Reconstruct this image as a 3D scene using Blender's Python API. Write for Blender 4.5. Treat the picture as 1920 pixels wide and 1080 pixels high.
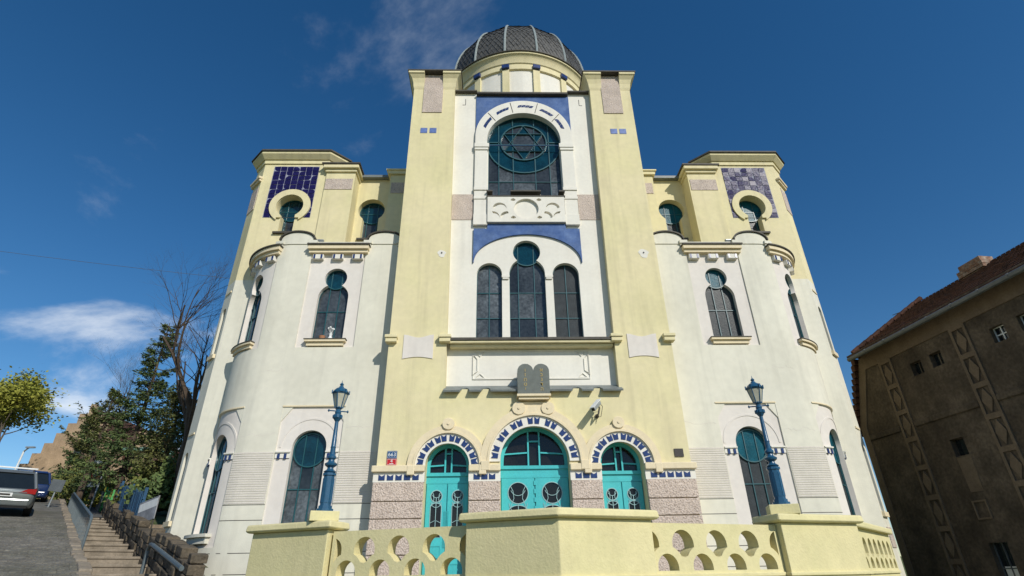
import bpy, bmesh, math, random
from math import sin, cos, pi, radians, sqrt, atan2, hypot
from mathutils import Vector, Matrix
random.seed(7)
sc = bpy.context.scene
COL = sc.collection
for o in list(bpy.data.objects): bpy.data.objects.remove(o)
# ------------------------------------------------------------------ camera
cam = bpy.data.cameras.new('camera'); co = bpy.data.objects.new('camera', cam); COL.objects.link(co)
P, RO, YW = radians(28.124), radians(.95), radians(1.672)
r0 = Vector((1, 0, 0)); u0 = Vector((0, -sin(P), cos(P))); fw = Vector((0, cos(P), sin(P)))
rr = r0*cos(RO)-u0*sin(RO); uu = u0*cos(RO)+r0*sin(RO)
Rz = Matrix.Rotation(-YW, 3, 'Z'); rr, uu, fw = Rz@rr, Rz@uu, Rz@fw
M3 = Matrix((rr, uu, -fw)).transposed()
co.matrix_world = Matrix.Translation((-1.01, 0, 1.6)) @ M3.to_4x4()
cam.sensor_width = 36; cam.lens = 1012.5/1920*36; cam.clip_start = .1; cam.clip_end = 3000
sc.camera = co
# ------------------------------------------------------------------ world, sun
SUN_AZ, SUN_EL = radians(33), radians(33.5)       # azimuth to the right of the facade normal
sdir = Vector((sin(SUN_AZ)*cos(SUN_EL), -cos(SUN_AZ)*cos(SUN_EL), sin(SUN_EL)))   # towards the sun
w = bpy.data.worlds.new('World'); sc.world = w; w.use_nodes = True
nt = w.node_tree; nt.nodes.clear(); N = nt.nodes.new; L = nt.links.new
out = N('ShaderNodeOutputWorld'); bg = N('ShaderNodeBackground'); bg.inputs[1].default_value = .105
sky = N('ShaderNodeTexSky'); sky.sky_type = 'NISHITA'; sky.sun_disc = False
sky.sun_elevation = SUN_EL; sky.sun_rotation = atan2(sdir.x, sdir.y)
sky.altitude = 600; sky.air_density = 1.0; sky.dust_density = .15; sky.ozone_density = 2.2
hsv = N('ShaderNodeHueSaturation'); hsv.inputs['Saturation'].default_value = 1.32
L(sky.outputs[0], hsv.inputs['Color'])
tc = N('ShaderNodeTexCoord'); sep = N('ShaderNodeSeparateXYZ'); L(tc.outputs['Generated'], sep.inputs[0])
mx = N('ShaderNodeMath'); mx.operation = 'MAXIMUM'; mx.inputs[1].default_value = 0.0; L(sep.outputs[2], mx.inputs[0])
ad = N('ShaderNodeMath'); ad.operation = 'ADD'; ad.inputs[1].default_value = .12; L(mx.outputs[0], ad.inputs[0])
dv = N('ShaderNodeVectorMath'); dv.operation = 'DIVIDE'; L(tc.outputs['Generated'], dv.inputs[0])
cmb = N('ShaderNodeCombineXYZ'); [L(ad.outputs[0], cmb.inputs[i]) for i in range(3)]; L(cmb.outputs[0], dv.inputs[1])
mp = N('ShaderNodeMapping'); mp.inputs['Location'].default_value = (22.81, 15.1, 0); mp.inputs['Scale'].default_value = (1, 1, .25)
mp.inputs['Rotation'].default_value = (0, 0, .46)
L(dv.outputs[0], mp.inputs[0])
n1 = N('ShaderNodeTexNoise'); n1.inputs['Scale'].default_value = 1.1; n1.inputs['Detail'].default_value = 9; n1.inputs['Roughness'].default_value = .6; n1.inputs['Distortion'].default_value = .35
n2 = N('ShaderNodeTexNoise'); n2.inputs['Scale'].default_value = .45; n2.inputs['Detail'].default_value = 2
L(mp.outputs[0], n1.inputs[0]); L(mp.outputs[0], n2.inputs[0])
mul = N('ShaderNodeMath'); mul.operation = 'MULTIPLY'; L(n1.outputs[0], mul.inputs[0]); L(n2.outputs[0], mul.inputs[1])
cr = N('ShaderNodeMapRange'); cr.interpolation_type = 'SMOOTHSTEP'
cr.inputs['From Min'].default_value = .284; cr.inputs['From Max'].default_value = .43; cr.inputs['To Max'].default_value = .8
L(mul.outputs[0], cr.inputs[0])
mixc = N('ShaderNodeMix'); mixc.data_type = 'RGBA'; L(cr.outputs[0], mixc.inputs[0]); L(hsv.outputs[0], mixc.inputs[6]); mixc.inputs[7].default_value = (8.5, 9.0, 9.6, 1)
L(mixc.outputs[2], bg.inputs[0]); L(bg.outputs[0], out.inputs[0])
sl = bpy.data.lights.new('sun', 'SUN'); sl.energy = 3.8; sl.angle = radians(.53); sl.color = (1, .955, .87)
so = bpy.data.objects.new('sun', sl); COL.objects.link(so); so.rotation_euler = sdir.to_track_quat('Z', 'Y').to_euler()
so.location = (20, -20, 40)
sc.view_settings.view_transform = 'Standard'; sc.view_settings.look = 'None'; sc.view_settings.exposure = 0; sc.view_settings.gamma = 1
# ------------------------------------------------------------------ materials
def mat(name, col, rough=.85, var=.06, vscale=1.2, bump=0, bscale=60, streak=0, col2=None, c2amt=.5, c2scale=.8, spec=.3, metal=0, bdist=.01, bdetail=3, spots=None):
    m = bpy.data.materials.new(name); m.use_nodes = True; nt = m.node_tree; b = nt.nodes['Principled BSDF']; N = nt.nodes.new; L = nt.links.new
    b.inputs['Roughness'].default_value = rough; b.inputs['Specular IOR Level'].default_value = spec; b.inputs['Metallic'].default_value = metal
    tc = N('ShaderNodeTexCoord'); co_ = tc.outputs['Object']
    last = None
    base = N('ShaderNodeRGB'); base.outputs[0].default_value = (*col, 1); last = base.outputs[0]
    def mixin(fac, c, prev, blend='MIX'):
        x = N('ShaderNodeMix'); x.data_type = 'RGBA'; x.blend_type = blend; L(fac, x.inputs[0]); L(prev, x.inputs[6]); x.inputs[7].default_value = (*c, 1); return x.outputs[2]
    if col2:
        n = N('ShaderNodeTexNoise'); n.inputs['Scale'].default_value = c2scale; n.inputs['Detail'].default_value = 7; n.inputs['Roughness'].default_value = .62; L(co_, n.inputs[0])
        r = N('ShaderNodeMapRange'); r.inputs[1].default_value = .42; r.inputs[2].default_value = .66; r.inputs[4].default_value = c2amt; L(n.outputs[0], r.inputs[0])
        last = mixin(r.outputs[0], col2, last)
    if spots:
        n = N('ShaderNodeTexNoise'); n.inputs['Scale'].default_value = spots[1]; n.inputs['Detail'].default_value = 2; L(co_, n.inputs[0])
        r = N('ShaderNodeMapRange'); r.inputs[1].default_value = spots[2]; r.inputs[2].default_value = spots[2]+.07; r.inputs[4].default_value = spots[3]; L(n.outputs[0], r.inputs[0])
        last = mixin(r.outputs[0], spots[0], last)
    if var:
        n = N('ShaderNodeTexNoise'); n.inputs['Scale'].default_value = vscale; n.inputs['Detail'].default_value = 6; L(co_, n.inputs[0])
        r = N('ShaderNodeMapRange'); r.inputs[1].default_value = .3; r.inputs[2].default_value = .7; r.inputs[3].default_value = 1-var; r.inputs[4].default_value = 1+var; L(n.outputs[0], r.inputs[0])
        nb = N('ShaderNodeTexNoise'); nb.inputs['Scale'].default_value = vscale*8; nb.inputs['Detail'].default_value = 4; L(co_, nb.inputs[0])
        rb = N('ShaderNodeMapRange'); rb.inputs[1].default_value = .3; rb.inputs[2].default_value = .7; rb.inputs[3].default_value = 1-var*.7; rb.inputs[4].default_value = 1+var*.7; L(nb.outputs[0], rb.inputs[0])
        mm = N('ShaderNodeMath'); mm.operation = 'MULTIPLY'; L(r.outputs[0], mm.inputs[0]); L(rb.outputs[0], mm.inputs[1])
        x = N('ShaderNodeVectorMath'); x.operation = 'SCALE'; L(last, x.inputs[0]); L(mm.outputs[0], x.inputs['Scale']); last = x.outputs[0]
    if streak:
        mpn = N('ShaderNodeMapping'); mpn.inputs['Scale'].default_value = (2.6, 2.6, .16); L(co_, mpn.inputs[0])
        n = N('ShaderNodeTexNoise'); n.inputs['Scale'].default_value = 1.6; n.inputs['Detail'].default_value = 6; L(mpn.outputs[0], n.inputs[0])
        r = N('ShaderNodeMapRange'); r.inputs[1].default_value = .5; r.inputs[2].default_value = .78; r.inputs[3].default_value = 0; r.inputs[4].default_value = streak; L(n.outputs[0], r.inputs[0])
        last = mixin(r.outputs[0], tuple(c*.55 for c in col), last)
    L(last, b.inputs['Base Color'])
    if bump:
        n = N('ShaderNodeTexNoise'); n.inputs['Scale'].default_value = bscale; n.inputs['Detail'].default_value = bdetail; L(co_, n.inputs[0])
        bp = N('ShaderNodeBump'); bp.inputs['Strength'].default_value = bump; bp.inputs['Distance'].default_value = bdist; L(n.outputs[0], bp.inputs['Height']); L(bp.outputs[0], b.inputs['Normal'])
    return m
YEL = (.715, .635, .395); WHI = (.70, .675, .565); PIN = (.71, .665, .605)
M = dict(
 yellow=mat('yellow_stucco', YEL, .9, .05, .7, .3, 45, .34, col2=(.66, .615, .33), c2amt=.5, c2scale=.5),
 yellow2=mat('terrace_yellow_stucco', (.69, .615, .345), .9, .05, 1.5, .5, 28, .16, col2=(.62, .57, .30), c2amt=.6, c2scale=1.1, bdist=.012),
 cream=mat('cream_plaster', (.735, .63, .43), .85, .05, 2, .15, 40, .15),
 white=mat('greenish_white_stucco', WHI, .9, .05, .6, .26, 45, .28, col2=(.63, .605, .50), c2amt=.55, c2scale=.45),
 pink=mat('pinkish_white_plaster', PIN, .88, .04, .9, .15, 50, .2, col2=(.66, .60, .54), c2amt=.5, c2scale=.7),
 paper=mat('white_plaster', (.755, .73, .65), .88, .035, 1.1, .12, 50, .18, col2=(.70, .66, .58), c2amt=.5, c2scale=.8),
 stip=mat('stippled_render', (.56, .475, .405), .95, .1, 3, .9, 26, 0, bdist=.03, spots=((.36, .285, .25), 38, .52, .8)),
 rust=mat('rough_pink_stone', (.61, .505, .425), .95, .08, 2, 1.0, 22, 0, bdist=.05, bdetail=5, spots=((.37, .29, .235), 26, .53, .75)),
 ribbed=mat('ribbed_render', (.65, .60, .535), .95, .06, 3, .5, 40, .1),
 grout=mat('pale_grout', (.30, .31, .38), .9, .1, 6, 0),
 blue=mat('blue_fresco', (.05, .105, .27), .75, .12, 2, .15, 40, 0, col2=(.16, .24, .42), c2amt=.55, c2scale=1.6),
 bluet=mat('blue_ceramic', (.022, .042, .14), .22, .2, 9, 0, spec=.5),
 bluel=mat('light_blue_ceramic', (.13, .19, .42), .3, .25, 9, 0, spec=.5),
 navy=mat('navy_glazed_tile', (.014, .012, .075), .33, .3, 14, .5, 11, 0, spec=.11, bdist=.012),
 metal=mat('grey_sheet_metal', (.17, .19, .185), .5, .15, 3, .1, 20, .3, spec=.5),
 darkmetal=mat('dark_flashing', (.075, .068, .055), .6, .2, 5, 0),
 slate=mat('slate', (.062, .062, .058), .55, .35, 18, .5, 30, 0, spec=.4, col2=(.12, .115, .10), c2amt=.7, c2scale=7),
 rib=mat('zinc_rib', (.30, .34, .33), .45, .12, 6, 0, spec=.5),
 teal=mat('turquoise_paint', (.06, .46, .48), .38, .07, 3, .08, 25, 0, spec=.45),
 tealdark=mat('teal_window_paint', (.015, .085, .10), .4, .1, 6, 0, spec=.5),
 glass=mat('grey_window_glass', (.046, .054, .060), .10, .45, 1.3, .04, 3, 0, spec=.5, bdist=.01),
 glass2=mat('grey_window_glass_darker', (.028, .033, .037), .08, .4, 1.3, .04, 3, 0, spec=.5), glass3=mat('grey_window_glass_dusty', (.075, .086, .094), .22, .5, 1.6, .05, 5, 0, spec=.4),
 glasst=mat('teal_stained_glass', (.003, .032, .048), .12, .35, 2.5, .05, 3, 0, spec=.5, bdist=.01),
 glassr=mat('obscured_glass', (.045, .052, .056), .30, .2, 4, .5, 30, 0, spec=.12, bdist=.012),
 glassrt=mat('obscured_teal_glass', (.006, .085, .12), .30, .3, 4, .5, 30, 0, spec=.12, bdist=.012),
 dglass=mat('door_glass', (.012, .010, .009), .12, .3, 3, 0, spec=.4),
 grille=mat('pale_blue_iron', (.30, .47, .48), .45, .05, 5, 0),
 lampblue=mat('blue_enamel', (.018, .085, .165), .3, .12, 12, .15, 40, 0, spec=.5),
 lampglass=mat('lantern_glass', (.42, .41, .33), .2, .1, 8, 0, spec=.5),
 tablet=mat('tablet_stone', (.14, .155, .14), .7, .12, 8, .4, 50, 0),
 gold=mat('gilding', (.50, .36, .12), .4, .1, 9, 0, metal=.4),
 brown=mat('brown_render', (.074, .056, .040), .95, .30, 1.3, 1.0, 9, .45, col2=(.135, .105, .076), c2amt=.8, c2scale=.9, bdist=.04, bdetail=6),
 tan=mat('tan_render', (.158, .118, .082), .95, .15, 2, .6, 18, .35, col2=(.16, .115, .075), c2amt=.7, c2scale=1.2, bdist=.02),
 rooft=mat('clay_roof_tile', (.085, .036, .022), .85, .4, 5, .4, 30, 0, col2=(.04, .022, .017), c2amt=.7, c2scale=3),
 gutter=mat('zinc_gutter', (.10, .11, .115), .45, .15, 5, 0, spec=.5),
 brick=mat('chimney_brick', (.22, .12, .075), .9, .3, 9, .5, 20, 0, col2=(.42, .37, .30), c2amt=.6, c2scale=6),
 cobble=mat('cobble', (.155, .145, .125), .85, .25, 3, .7, 16, 0, bdist=.03, col2=(.10, .10, .075), c2amt=.7, c2scale=.6),
 asphalt=mat('asphalt', (.10, .10, .098), .9, .15, 3, .4, 50, 0),
 step=mat('sandstone_step', (.27, .225, .17), .9, .18, 3, .5, 25, 0, col2=(.16, .135, .10), c2amt=.7, c2scale=2.5),
 wallst=mat('rubble_stone', (.12, .095, .065), .95, .3, 3, .9, 9, 0, bdist=.05, col2=(.05, .045, .035), c2amt=.8, c2scale=1.4),
 rail=mat('grey_railing_paint', (.10, .125, .135), .45, .15, 6, 0),
 fblue=mat('blue_fence_paint', (.012, .065, .14), .5, .25, 5, 0),
 fgreen=mat('green_gate_paint', (.06, .30, .07), .5, .15, 5, 0),
 bark=mat('bark', (.085, .062, .045), .95, .3, 6, .8, 18, 0, bdist=.03),
 barkg=mat('grey_bark', (.12, .095, .07), .95, .25, 6, .8, 18, 0, bdist=.03),
 needle=mat('conifer_needles', (.065, .105, .036), .8, .45, 1.2, 0, col2=(.14, .17, .05), c2amt=.8, c2scale=.9),
 needle2=mat('pine_needles', (.11, .125, .04), .8, .4, 1.2, 0, col2=(.16, .15, .045), c2amt=.8, c2scale=.9),
 spring=mat('spring_leaves', (.26, .25, .035), .75, .3, 1.5, 0, col2=(.15, .19, .03), c2amt=.7, c2scale=.8),
 bush=mat('bush_leaves', (.10, .12, .03), .8, .4, 1.5, 0, col2=(.16, .15, .03), c2amt=.8, c2scale=.9),
 twig=mat('twigs', (.11, .085, .065), .95, .2, 5, 0),
 grass=mat('grass', (.07, .10, .03), .95, .4, 3, .8, 20, 0, col2=(.11, .09, .05), c2amt=.7, c2scale=.8),
 sandst=mat('ochre_sandstone', (.42, .30, .19), .9, .2, 1.2, .4, 10, .3, col2=(.30, .21, .13), c2amt=.6, c2scale=.7),
 green=mat('copper_green', (.20, .36, .29), .7, .15, 2, 0),
 hill=mat('hill_wood', (.055, .060, .028), .95, .4, .25, .9, 1.2, 0, bdist=.8, col2=(.09, .075, .05), c2amt=.8, c2scale=.15),
 carpaint=mat('silver_car_paint', (.19, .21, .21), .28, .04, 5, 0, spec=.6, metal=.55),
 carblue=mat('dark_blue_car_paint', (.012, .03, .10), .25, .05, 5, 0, spec=.6),
 carglass=mat('car_glass', (.012, .016, .018), .08, .1, 3, 0, spec=.6),
 black=mat('black_rubber', (.012, .012, .012), .7, .2, 9, 0),
 red=mat('red_lens', (.32, .012, .012), .2, .1, 9, 0, spec=.6),
 redsign=mat('red_enamel', (.48, .022, .028), .35, .05, 9, 0), bluesign=mat('blue_enamel_sign', (.012, .075, .20), .35, .05, 9, 0),
 whitep=mat('white_paint', (.72, .73, .71), .5, .06, 6, 0), plaque=mat('dark_plaque', (.045, .04, .036), .5, .15, 12, 0),
 galv=mat('galvanised', (.36, .39, .40), .4, .12, 8, 0, metal=.5, spec=.5), bannerm=mat('grey_banner', (.30, .31, .33), .6, .15, 3, 0, col2=(.10, .10, .11), c2amt=.5, c2scale=2.5),
 terracotta=mat('terracotta', (.35, .17, .09), .8, .1, 6, 0), white_china=mat('white_china', (.75, .76, .74), .3, .05, 5, 0),
 curtain=mat('white_curtain', (.7, .7, .66), .9, .05, 3, 0), slab=mat('paving', (.33, .31, .27), .9, .12, 2, .3, 20, 0))
# ------------------------------------------------------------------ mesh helpers
ident = lambda x, y, z: (x, y, z)
class MB:
    def __init__(s): s.v = []; s.f = []
    def poly(s, pts):
        n = len(s.v); s.v += [tuple(p) for p in pts]; s.f.append(tuple(range(n, n+len(pts)))); return s
    def box(s, x0, x1, y0, y1, z0, z1, mf=ident, n=1):
        for i in range(n):
            a = x0+(x1-x0)*i/n; b = x0+(x1-x0)*(i+1)/n; k = len(s.v)
            s.v += [mf(*p) for p in ((a, y0, z0), (b, y0, z0), (b, y1, z0), (a, y1, z0), (a, y0, z1), (b, y0, z1), (b, y1, z1), (a, y1, z1))]
            fs = [(0, 1, 5, 4), (3, 2, 1, 0), (4, 5, 6, 7), (2, 3, 7, 6)]
            if i == 0: fs.append((3, 0, 4, 7))
            if i == n-1: fs.append((1, 2, 6, 5))
            s.f += [tuple(k+j for j in q) for q in fs]
        return s
    def obox(s, c, ax, hx, ay, hy, az, hz):          # oriented box
        c, ax, ay, az = Vector(c), Vector(ax), Vector(ay), Vector(az); k = len(s.v)
        for sz in (-1, 1):
            for sx, sy in ((-1, -1), (1, -1), (1, 1), (-1, 1)): s.v.append(tuple(c+ax*hx*sx+ay*hy*sy+az*hz*sz))
        s.f += [tuple(k+j for j in q) for q in ((0, 1, 5, 4), (1, 2, 6, 5), (2, 3, 7, 6), (3, 0, 4, 7), (3, 2, 1, 0), (4, 5, 6, 7))]; return s
    def prism(s, plan, z0, z1, top=None):            # plan polygon (x,y); top polygon optional
        n = len(plan); k = len(s.v); top = top or plan
        s.v += [(x, y, z0) for x, y in plan]+[(x, y, z1) for x, y in top]
        for i in range(n): j = (i+1) % n; s.f.append((k+i, k+j, k+n+j, k+n+i))
        s.f.append(tuple(range(k+n-1, k-1, -1))); s.f.append(tuple(range(k+n, k+2*n))); return s
    def tube(s, pts, rad, n=8, caps=True):
        pts = [Vector(p) for p in pts]; R = rad if isinstance(rad, (list, tuple)) else [rad]*len(pts); k = len(s.v); up = None
        for i, p in enumerate(pts):
            d = (pts[min(i+1, len(pts)-1)]-pts[max(i-1, 0)]).normalized()
            a = d.orthogonal().normalized() if up is None else (up-d*up.dot(d)).normalized()
            up = a; b = d.cross(a)
            for j in range(n): q = 2*pi*j/n; s.v.append(tuple(p+(a*cos(q)+b*sin(q))*R[i]))
        for i in range(len(pts)-1):
            for j in range(n): j2 = (j+1) % n; s.f.append((k+i*n+j, k+i*n+j2, k+(i+1)*n+j2, k+(i+1)*n+j))
        if caps: s.f.append(tuple(range(k+n-1, k-1, -1))); e = k+(len(pts)-1)*n; s.f.append(tuple(range(e, e+n)))
        return s
    def lathe(s, prof, c=(0, 0), n=24, a0=0):
        k = len(s.v)
        for r, z in prof:
            for j in range(n): q = a0+2*pi*j/n; s.v.append((c[0]+r*sin(q), c[1]-r*cos(q), z))
        for i in range(len(prof)-1):
            for j in range(n): j2 = (j+1) % n; s.f.append((k+i*n+j, k+i*n+j2, k+(i+1)*n+j2, k+(i+1)*n+j))
        s.f.append(tuple(range(k+n-1, k-1, -1))); e = k+(len(prof)-1)*n; s.f.append(tuple(range(e, e+n))); return s
    def plate(s, outer, holes=(), y0=0, y1=.1, mf=ident, step=None, sides=True, back=False):
        loops = [[(round(p[0], 4), p[1]) for p in l] for l in [list(outer)]+[list(h) for h in holes]]; eps = 1e-5
        xs = set(round(p[0], 4) for l in loops for p in l)
        x0, x1 = min(xs), max(xs)
        if step:
            n = max(1, int((x1-x0)/step)); xs |= set(round(x0+(x1-x0)*i/n, 4) for i in range(n+1))
        xs = sorted(xs)
        def cross(x):
            z = []
            for l in loops:
                for (ax, az), (bx, bz) in zip(l, l[1:]+l[:1]):
                    if (ax <= x < bx) or (bx <= x < ax): z.append(az+(bz-az)*(x-ax)/(bx-ax))
            return sorted(z)
        for a, b in zip(xs, xs[1:]):
            if b-a < 5e-5: continue
            za, zb = cross(a+eps), cross(b-eps)
            if len(za) != len(zb): zz = cross((a+b)/2); za = zb = zz
            for i in range(0, len(za)-1, 2):
                s.poly([mf(a, y0, za[i]), mf(b, y0, zb[i]), mf(b, y0, zb[i+1]), mf(a, y0, za[i+1])])
                if back: s.poly([mf(a, y1, za[i+1]), mf(b, y1, zb[i+1]), mf(b, y1, zb[i]), mf(a, y1, za[i])])
        if sides:
            for l in loops:
                for p, q in zip(l, l[1:]+l[:1]):
                    n = max(1, int(abs(q[0]-p[0])/step)) if step else 1
                    for i in range(n):
                        a = (p[0]+(q[0]-p[0])*i/n, p[1]+(q[1]-p[1])*i/n); b = (p[0]+(q[0]-p[0])*(i+1)/n, p[1]+(q[1]-p[1])*(i+1)/n)
                        s.poly([mf(a[0], y0, a[1]), mf(b[0], y0, b[1]), mf(b[0], y1, b[1]), mf(a[0], y1, a[1])])
        return s
    def ribbon(s, pts, wd, y0, y1, closed=False, mf=ident):    # flat bar along a polyline in the x,z plane
        n = len(pts); P_ = [Vector((p[0], p[1])) for p in pts]; A = []; B = []
        for i in range(n):
            a = P_[(i-1) % n] if (closed or i > 0) else P_[i]; b = P_[(i+1) % n] if (closed or i < n-1) else P_[i]
            d = (b-a); d = d.normalized() if d.length > 1e-9 else Vector((1, 0)); nn = Vector((-d.y, d.x))*wd/2
            A.append(P_[i]+nn); B.append(P_[i]-nn)
        rng = range(n if closed else n-1)
        for i in rng:
            j = (i+1) % n
            a, b, c, d = A[i], A[j], B[j], B[i]
            s.poly([mf(d.x, y0, d.y), mf(c.x, y0, c.y), mf(b.x, y0, b.y), mf(a.x, y0, a.y)])
            s.poly([mf(a.x, y0, a.y), mf(b.x, y0, b.y), mf(b.x, y1, b.y), mf(a.x, y1, a.y)])
            s.poly([mf(c.x, y0, c.y), mf(d.x, y0, d.y), mf(d.x, y1, d.y), mf(c.x, y1, c.y)])
        return s
    def build(s, name, m, parent=None, smooth=False, bevel=0, weld=True, recalc=True):
        me = bpy.data.meshes.new(name); me.from_pydata(s.v, [], s.f)
        if weld:
            bm = bmesh.new(); bm.from_mesh(me); bmesh.ops.remove_doubles(bm, verts=bm.verts, dist=1e-5)
            if recalc: bmesh.ops.recalc_face_normals(bm, faces=bm.faces)
            bm.to_mesh(me); bm.free()
        me.materials.append(M[m] if isinstance(m, str) else m)
        if smooth:
            me.polygons.foreach_set('use_smooth', [True]*len(me.polygons)); me.set_sharp_from_angle(angle=radians(35))
        o = bpy.data.objects.new(name, me); COL.objects.link(o)
        if parent is not None: attach(o, parent)
        if bevel:
            bv = o.modifiers.new('bevel', 'BEVEL'); bv.width = bevel; bv.segments = 2; bv.limit_method = 'ANGLE'; bv.angle_limit = radians(40)
        return o
def wloc(p):
    v = Vector(p.location)                            # world translation of a part or thing (no rotated parents are used with attach)
    if p.parent: v += p.matrix_parent_inverse.translation+wloc(p.parent)
    return v
def attach(o, p):
    o.parent = p; o.matrix_parent_inverse = Matrix.Translation(-wloc(p))
def thing(name, loc, label, cat, group=None):
    o = bpy.data.objects.new(name, None); COL.objects.link(o); o.location = loc; o.empty_display_size = .3
    return tag(o, label, cat, group)
def tag(o, label, cat, group=None):
    o['label'] = label; o['category'] = cat
    if group: o['group'] = group
    return o
def struct(o, kind='structure'): o['kind'] = kind; return o
def arc(cx, cz, r, a0, a1, n=24, rz=None):
    rz = r if rz is None else rz
    return [(cx+r*cos(radians(a0+(a1-a0)*i/n)), cz+rz*sin(radians(a0+(a1-a0)*i/n))) for i in range(n+1)]
def rect(x0, x1, z0, z1): return [(x0, z0), (x1, z0), (x1, z1), (x0, z1)]
def arch(cx, hw, z0, zs, rise=None, n=24):
    return [(cx-hw, z0), (cx+hw, z0)]+arc(cx, zs, hw, 0, 180, n, rise or hw)
def keyhole(cx, r, zc, hw, z0, n=32):
    a = math.degrees(math.acos(hw/r))
    return [(cx-hw, z0), (cx+hw, z0)]+arc(cx, zc, r, -a, 180+a, n)
def clover(cx, hw, z0, zs, r, zc, n=14):          # round arch with a smaller circle standing on it
    d = zc-zs; zi = (hw*hw-r*r+d*d)/(2*d); xi = sqrt(max(1e-6, hw*hw-zi*zi))
    a = math.degrees(atan2(zi, xi)); b = math.degrees(atan2(zs+zi-zc, xi))
    return [(cx-hw, z0), (cx+hw, z0)]+arc(cx, zs, hw, 0, a, 8)+arc(cx, zc, r, b, 180-b, 2*n)[1:]+arc(cx, zs, hw, 180-a, 180, 8)[1:]
def zspan(loop, x):
    z = []
    for (ax, az), (bx, bz) in zip(loop, loop[1:]+loop[:1]):
        if (ax <= x < bx) or (bx <= x < ax): z.append(az+(bz-az)*(x-ax)/(bx-ax))
    return sorted(z)
def xspan(loop, z): return zspan([(b, a) for a, b in loop], z)
def clipcell(loop, x0, x1, z0, z1):
    def clip(poly, f, ip):
        o = []
        for i, p in enumerate(poly):
            q = poly[i-1]; fp, fq = f(p), f(q)
            if fp != fq: o.append(ip(q, p))
            if fp: o.append(p)
        return o
    lx = lambda c: (lambda q, p: (c, q[1]+(p[1]-q[1])*(c-q[0])/(p[0]-q[0])))
    lz = lambda c: (lambda q, p: (q[0]+(p[0]-q[0])*(c-q[1])/(p[1]-q[1]), c))
    for f, ip in ((lambda p: p[0] >= x0, lx(x0)), (lambda p: p[0] <= x1, lx(x1)), (lambda p: p[1] >= z0, lz(z0)), (lambda p: p[1] <= z1, lz(z1))):
        loop = clip(loop, f, ip)
        if len(loop) < 3: return []
    return loop
def window(parent, loop, yg, xb, zb, mf=ident, disc=None, glass='glass', glasst='glasst', bar=.027, name='window', step=None, discbars=None):
    """frame and glazing bars as one mesh, every pane a child; disc = (cx, zc, r) a stained roundel"""
    f = MB(); f.ribbon(loop, bar*1.3, yg-.05, yg, True, mf)
    for x in xb:
        z = zspan(loop, x)
        if len(z) > 1: f.box(x-bar/2, x+bar/2, yg-.045, yg, z[0], z[-1], mf)
    for z in zb:
        x = xspan(loop, z)
        if len(x) > 1: f.box(x[0], x[-1], yg-.04, yg, z-bar/2, z+bar/2, mf, 6 if step else 1)
    if disc:
        dl = arc(disc[0], disc[1], disc[2], 0, 360, 40)[:-1]; f.ribbon(dl, bar*1.2, yg-.065, yg-.012, True, mf)
    o = f.build(name, 'tealdark', parent)
    X = [min(p[0] for p in loop)]+sorted(xb)+[max(p[0] for p in loop)]; Z = [min(p[1] for p in loop)]+sorted(zb)+[max(p[1] for p in loop)]
    for a, b in zip(X, X[1:]):
        for c, d in zip(Z, Z[1:]):
            cell = clipcell(loop, a, b, c, d)
            if len(cell) < 3: continue
            t = random.uniform(-.012, .012); t2 = random.uniform(-.01, .01); mx_ = (a+b)/2; mz = (c+d)/2
            g = lambda x, y, z: mf(x, y+t*(x-mx_)+t2*(z-mz), z)
            MB().plate(cell, (), yg-.012, yg, g, step, False).build('pane', random.choice(('glass', 'glass', 'glass2', 'glass3')) if glass == 'glass' else glass, o, recalc=False)
    if disc:
        for a, b in zip([disc[0]-disc[2]]+sorted(xb)+[disc[0]+disc[2]], sorted(xb)+[disc[0]+disc[2]]) if xb else [(disc[0]-disc[2], disc[0]+disc[2])]:
            cell = clipcell(dl, a, b, -99, 99)
            if len(cell) > 2: MB().plate(cell, (), yg-.022, yg, mf, step, False).build('stained_pane', glasst, o, recalc=False)
    return o
# ------------------------------------------------------------------ ground
UX, UY = -.62, .785; NX, NY = .785, .62           # uphill direction of the street, and its right-hand normal
def up(s): return .15*min(s, 42)-.75                          # stepped path, lower than the street beside it
def roadz(s): return .15*min(s, 40)-.4 if s > 0 else -.4
def SP(s, n, z=0.): return (UX*s+NX*n, UY*s+NY*n, z)
def ground_sheet():
    m = MB(); S = [-60, -30, -10, -3, 0, 3, 6, 9, 12, 15, 18, 21, 24, 27, 30, 33, 37, 42, 50, 60, 80, 120, 200, 400, 900]; Nn = [-900, -300, -100, -60, -40, -25, -14, -7.2]
    g = lambda s, n: SP(s, n, roadz(s)-.03+(max(0, -n-7.2)*.06 if n > -60 else 3.2))
    for a, b in zip(S, S[1:]):
        for c, d in zip(Nn, Nn[1:]): m.poly([g(a, c), g(b, c), g(b, d), g(a, d)])
        m.poly([SP(a, -7.2, roadz(a)-.03), SP(b, -7.2, roadz(b)-.03), SP(b, .3, roadz(b)-.03), SP(a, .3, roadz(a)-.03)])
        h = lambda s, n: SP(s, n, (min(up(s), .55) if n > 2.2 and s < 60 else min(up(s), 5.2))-.25)
        for c, d in ((.3, 2.21), (2.22, 6), (6, 14), (14, 30), (30, 90), (90, 900)): m.poly([h(a, c), h(b, c), h(b, d), h(a, d)])
    return struct(m.build('ground', 'grass'))
ground_sheet()
rd = MB()
for i in range(-20, 62): rd.poly([SP(i, -7, roadz(i)), SP(i+1, -7, roadz(i+1)), SP(i+1, .25, roadz(i+1)), SP(i, .25, roadz(i))])
road = struct(rd.build('road', 'cobble'))
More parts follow.
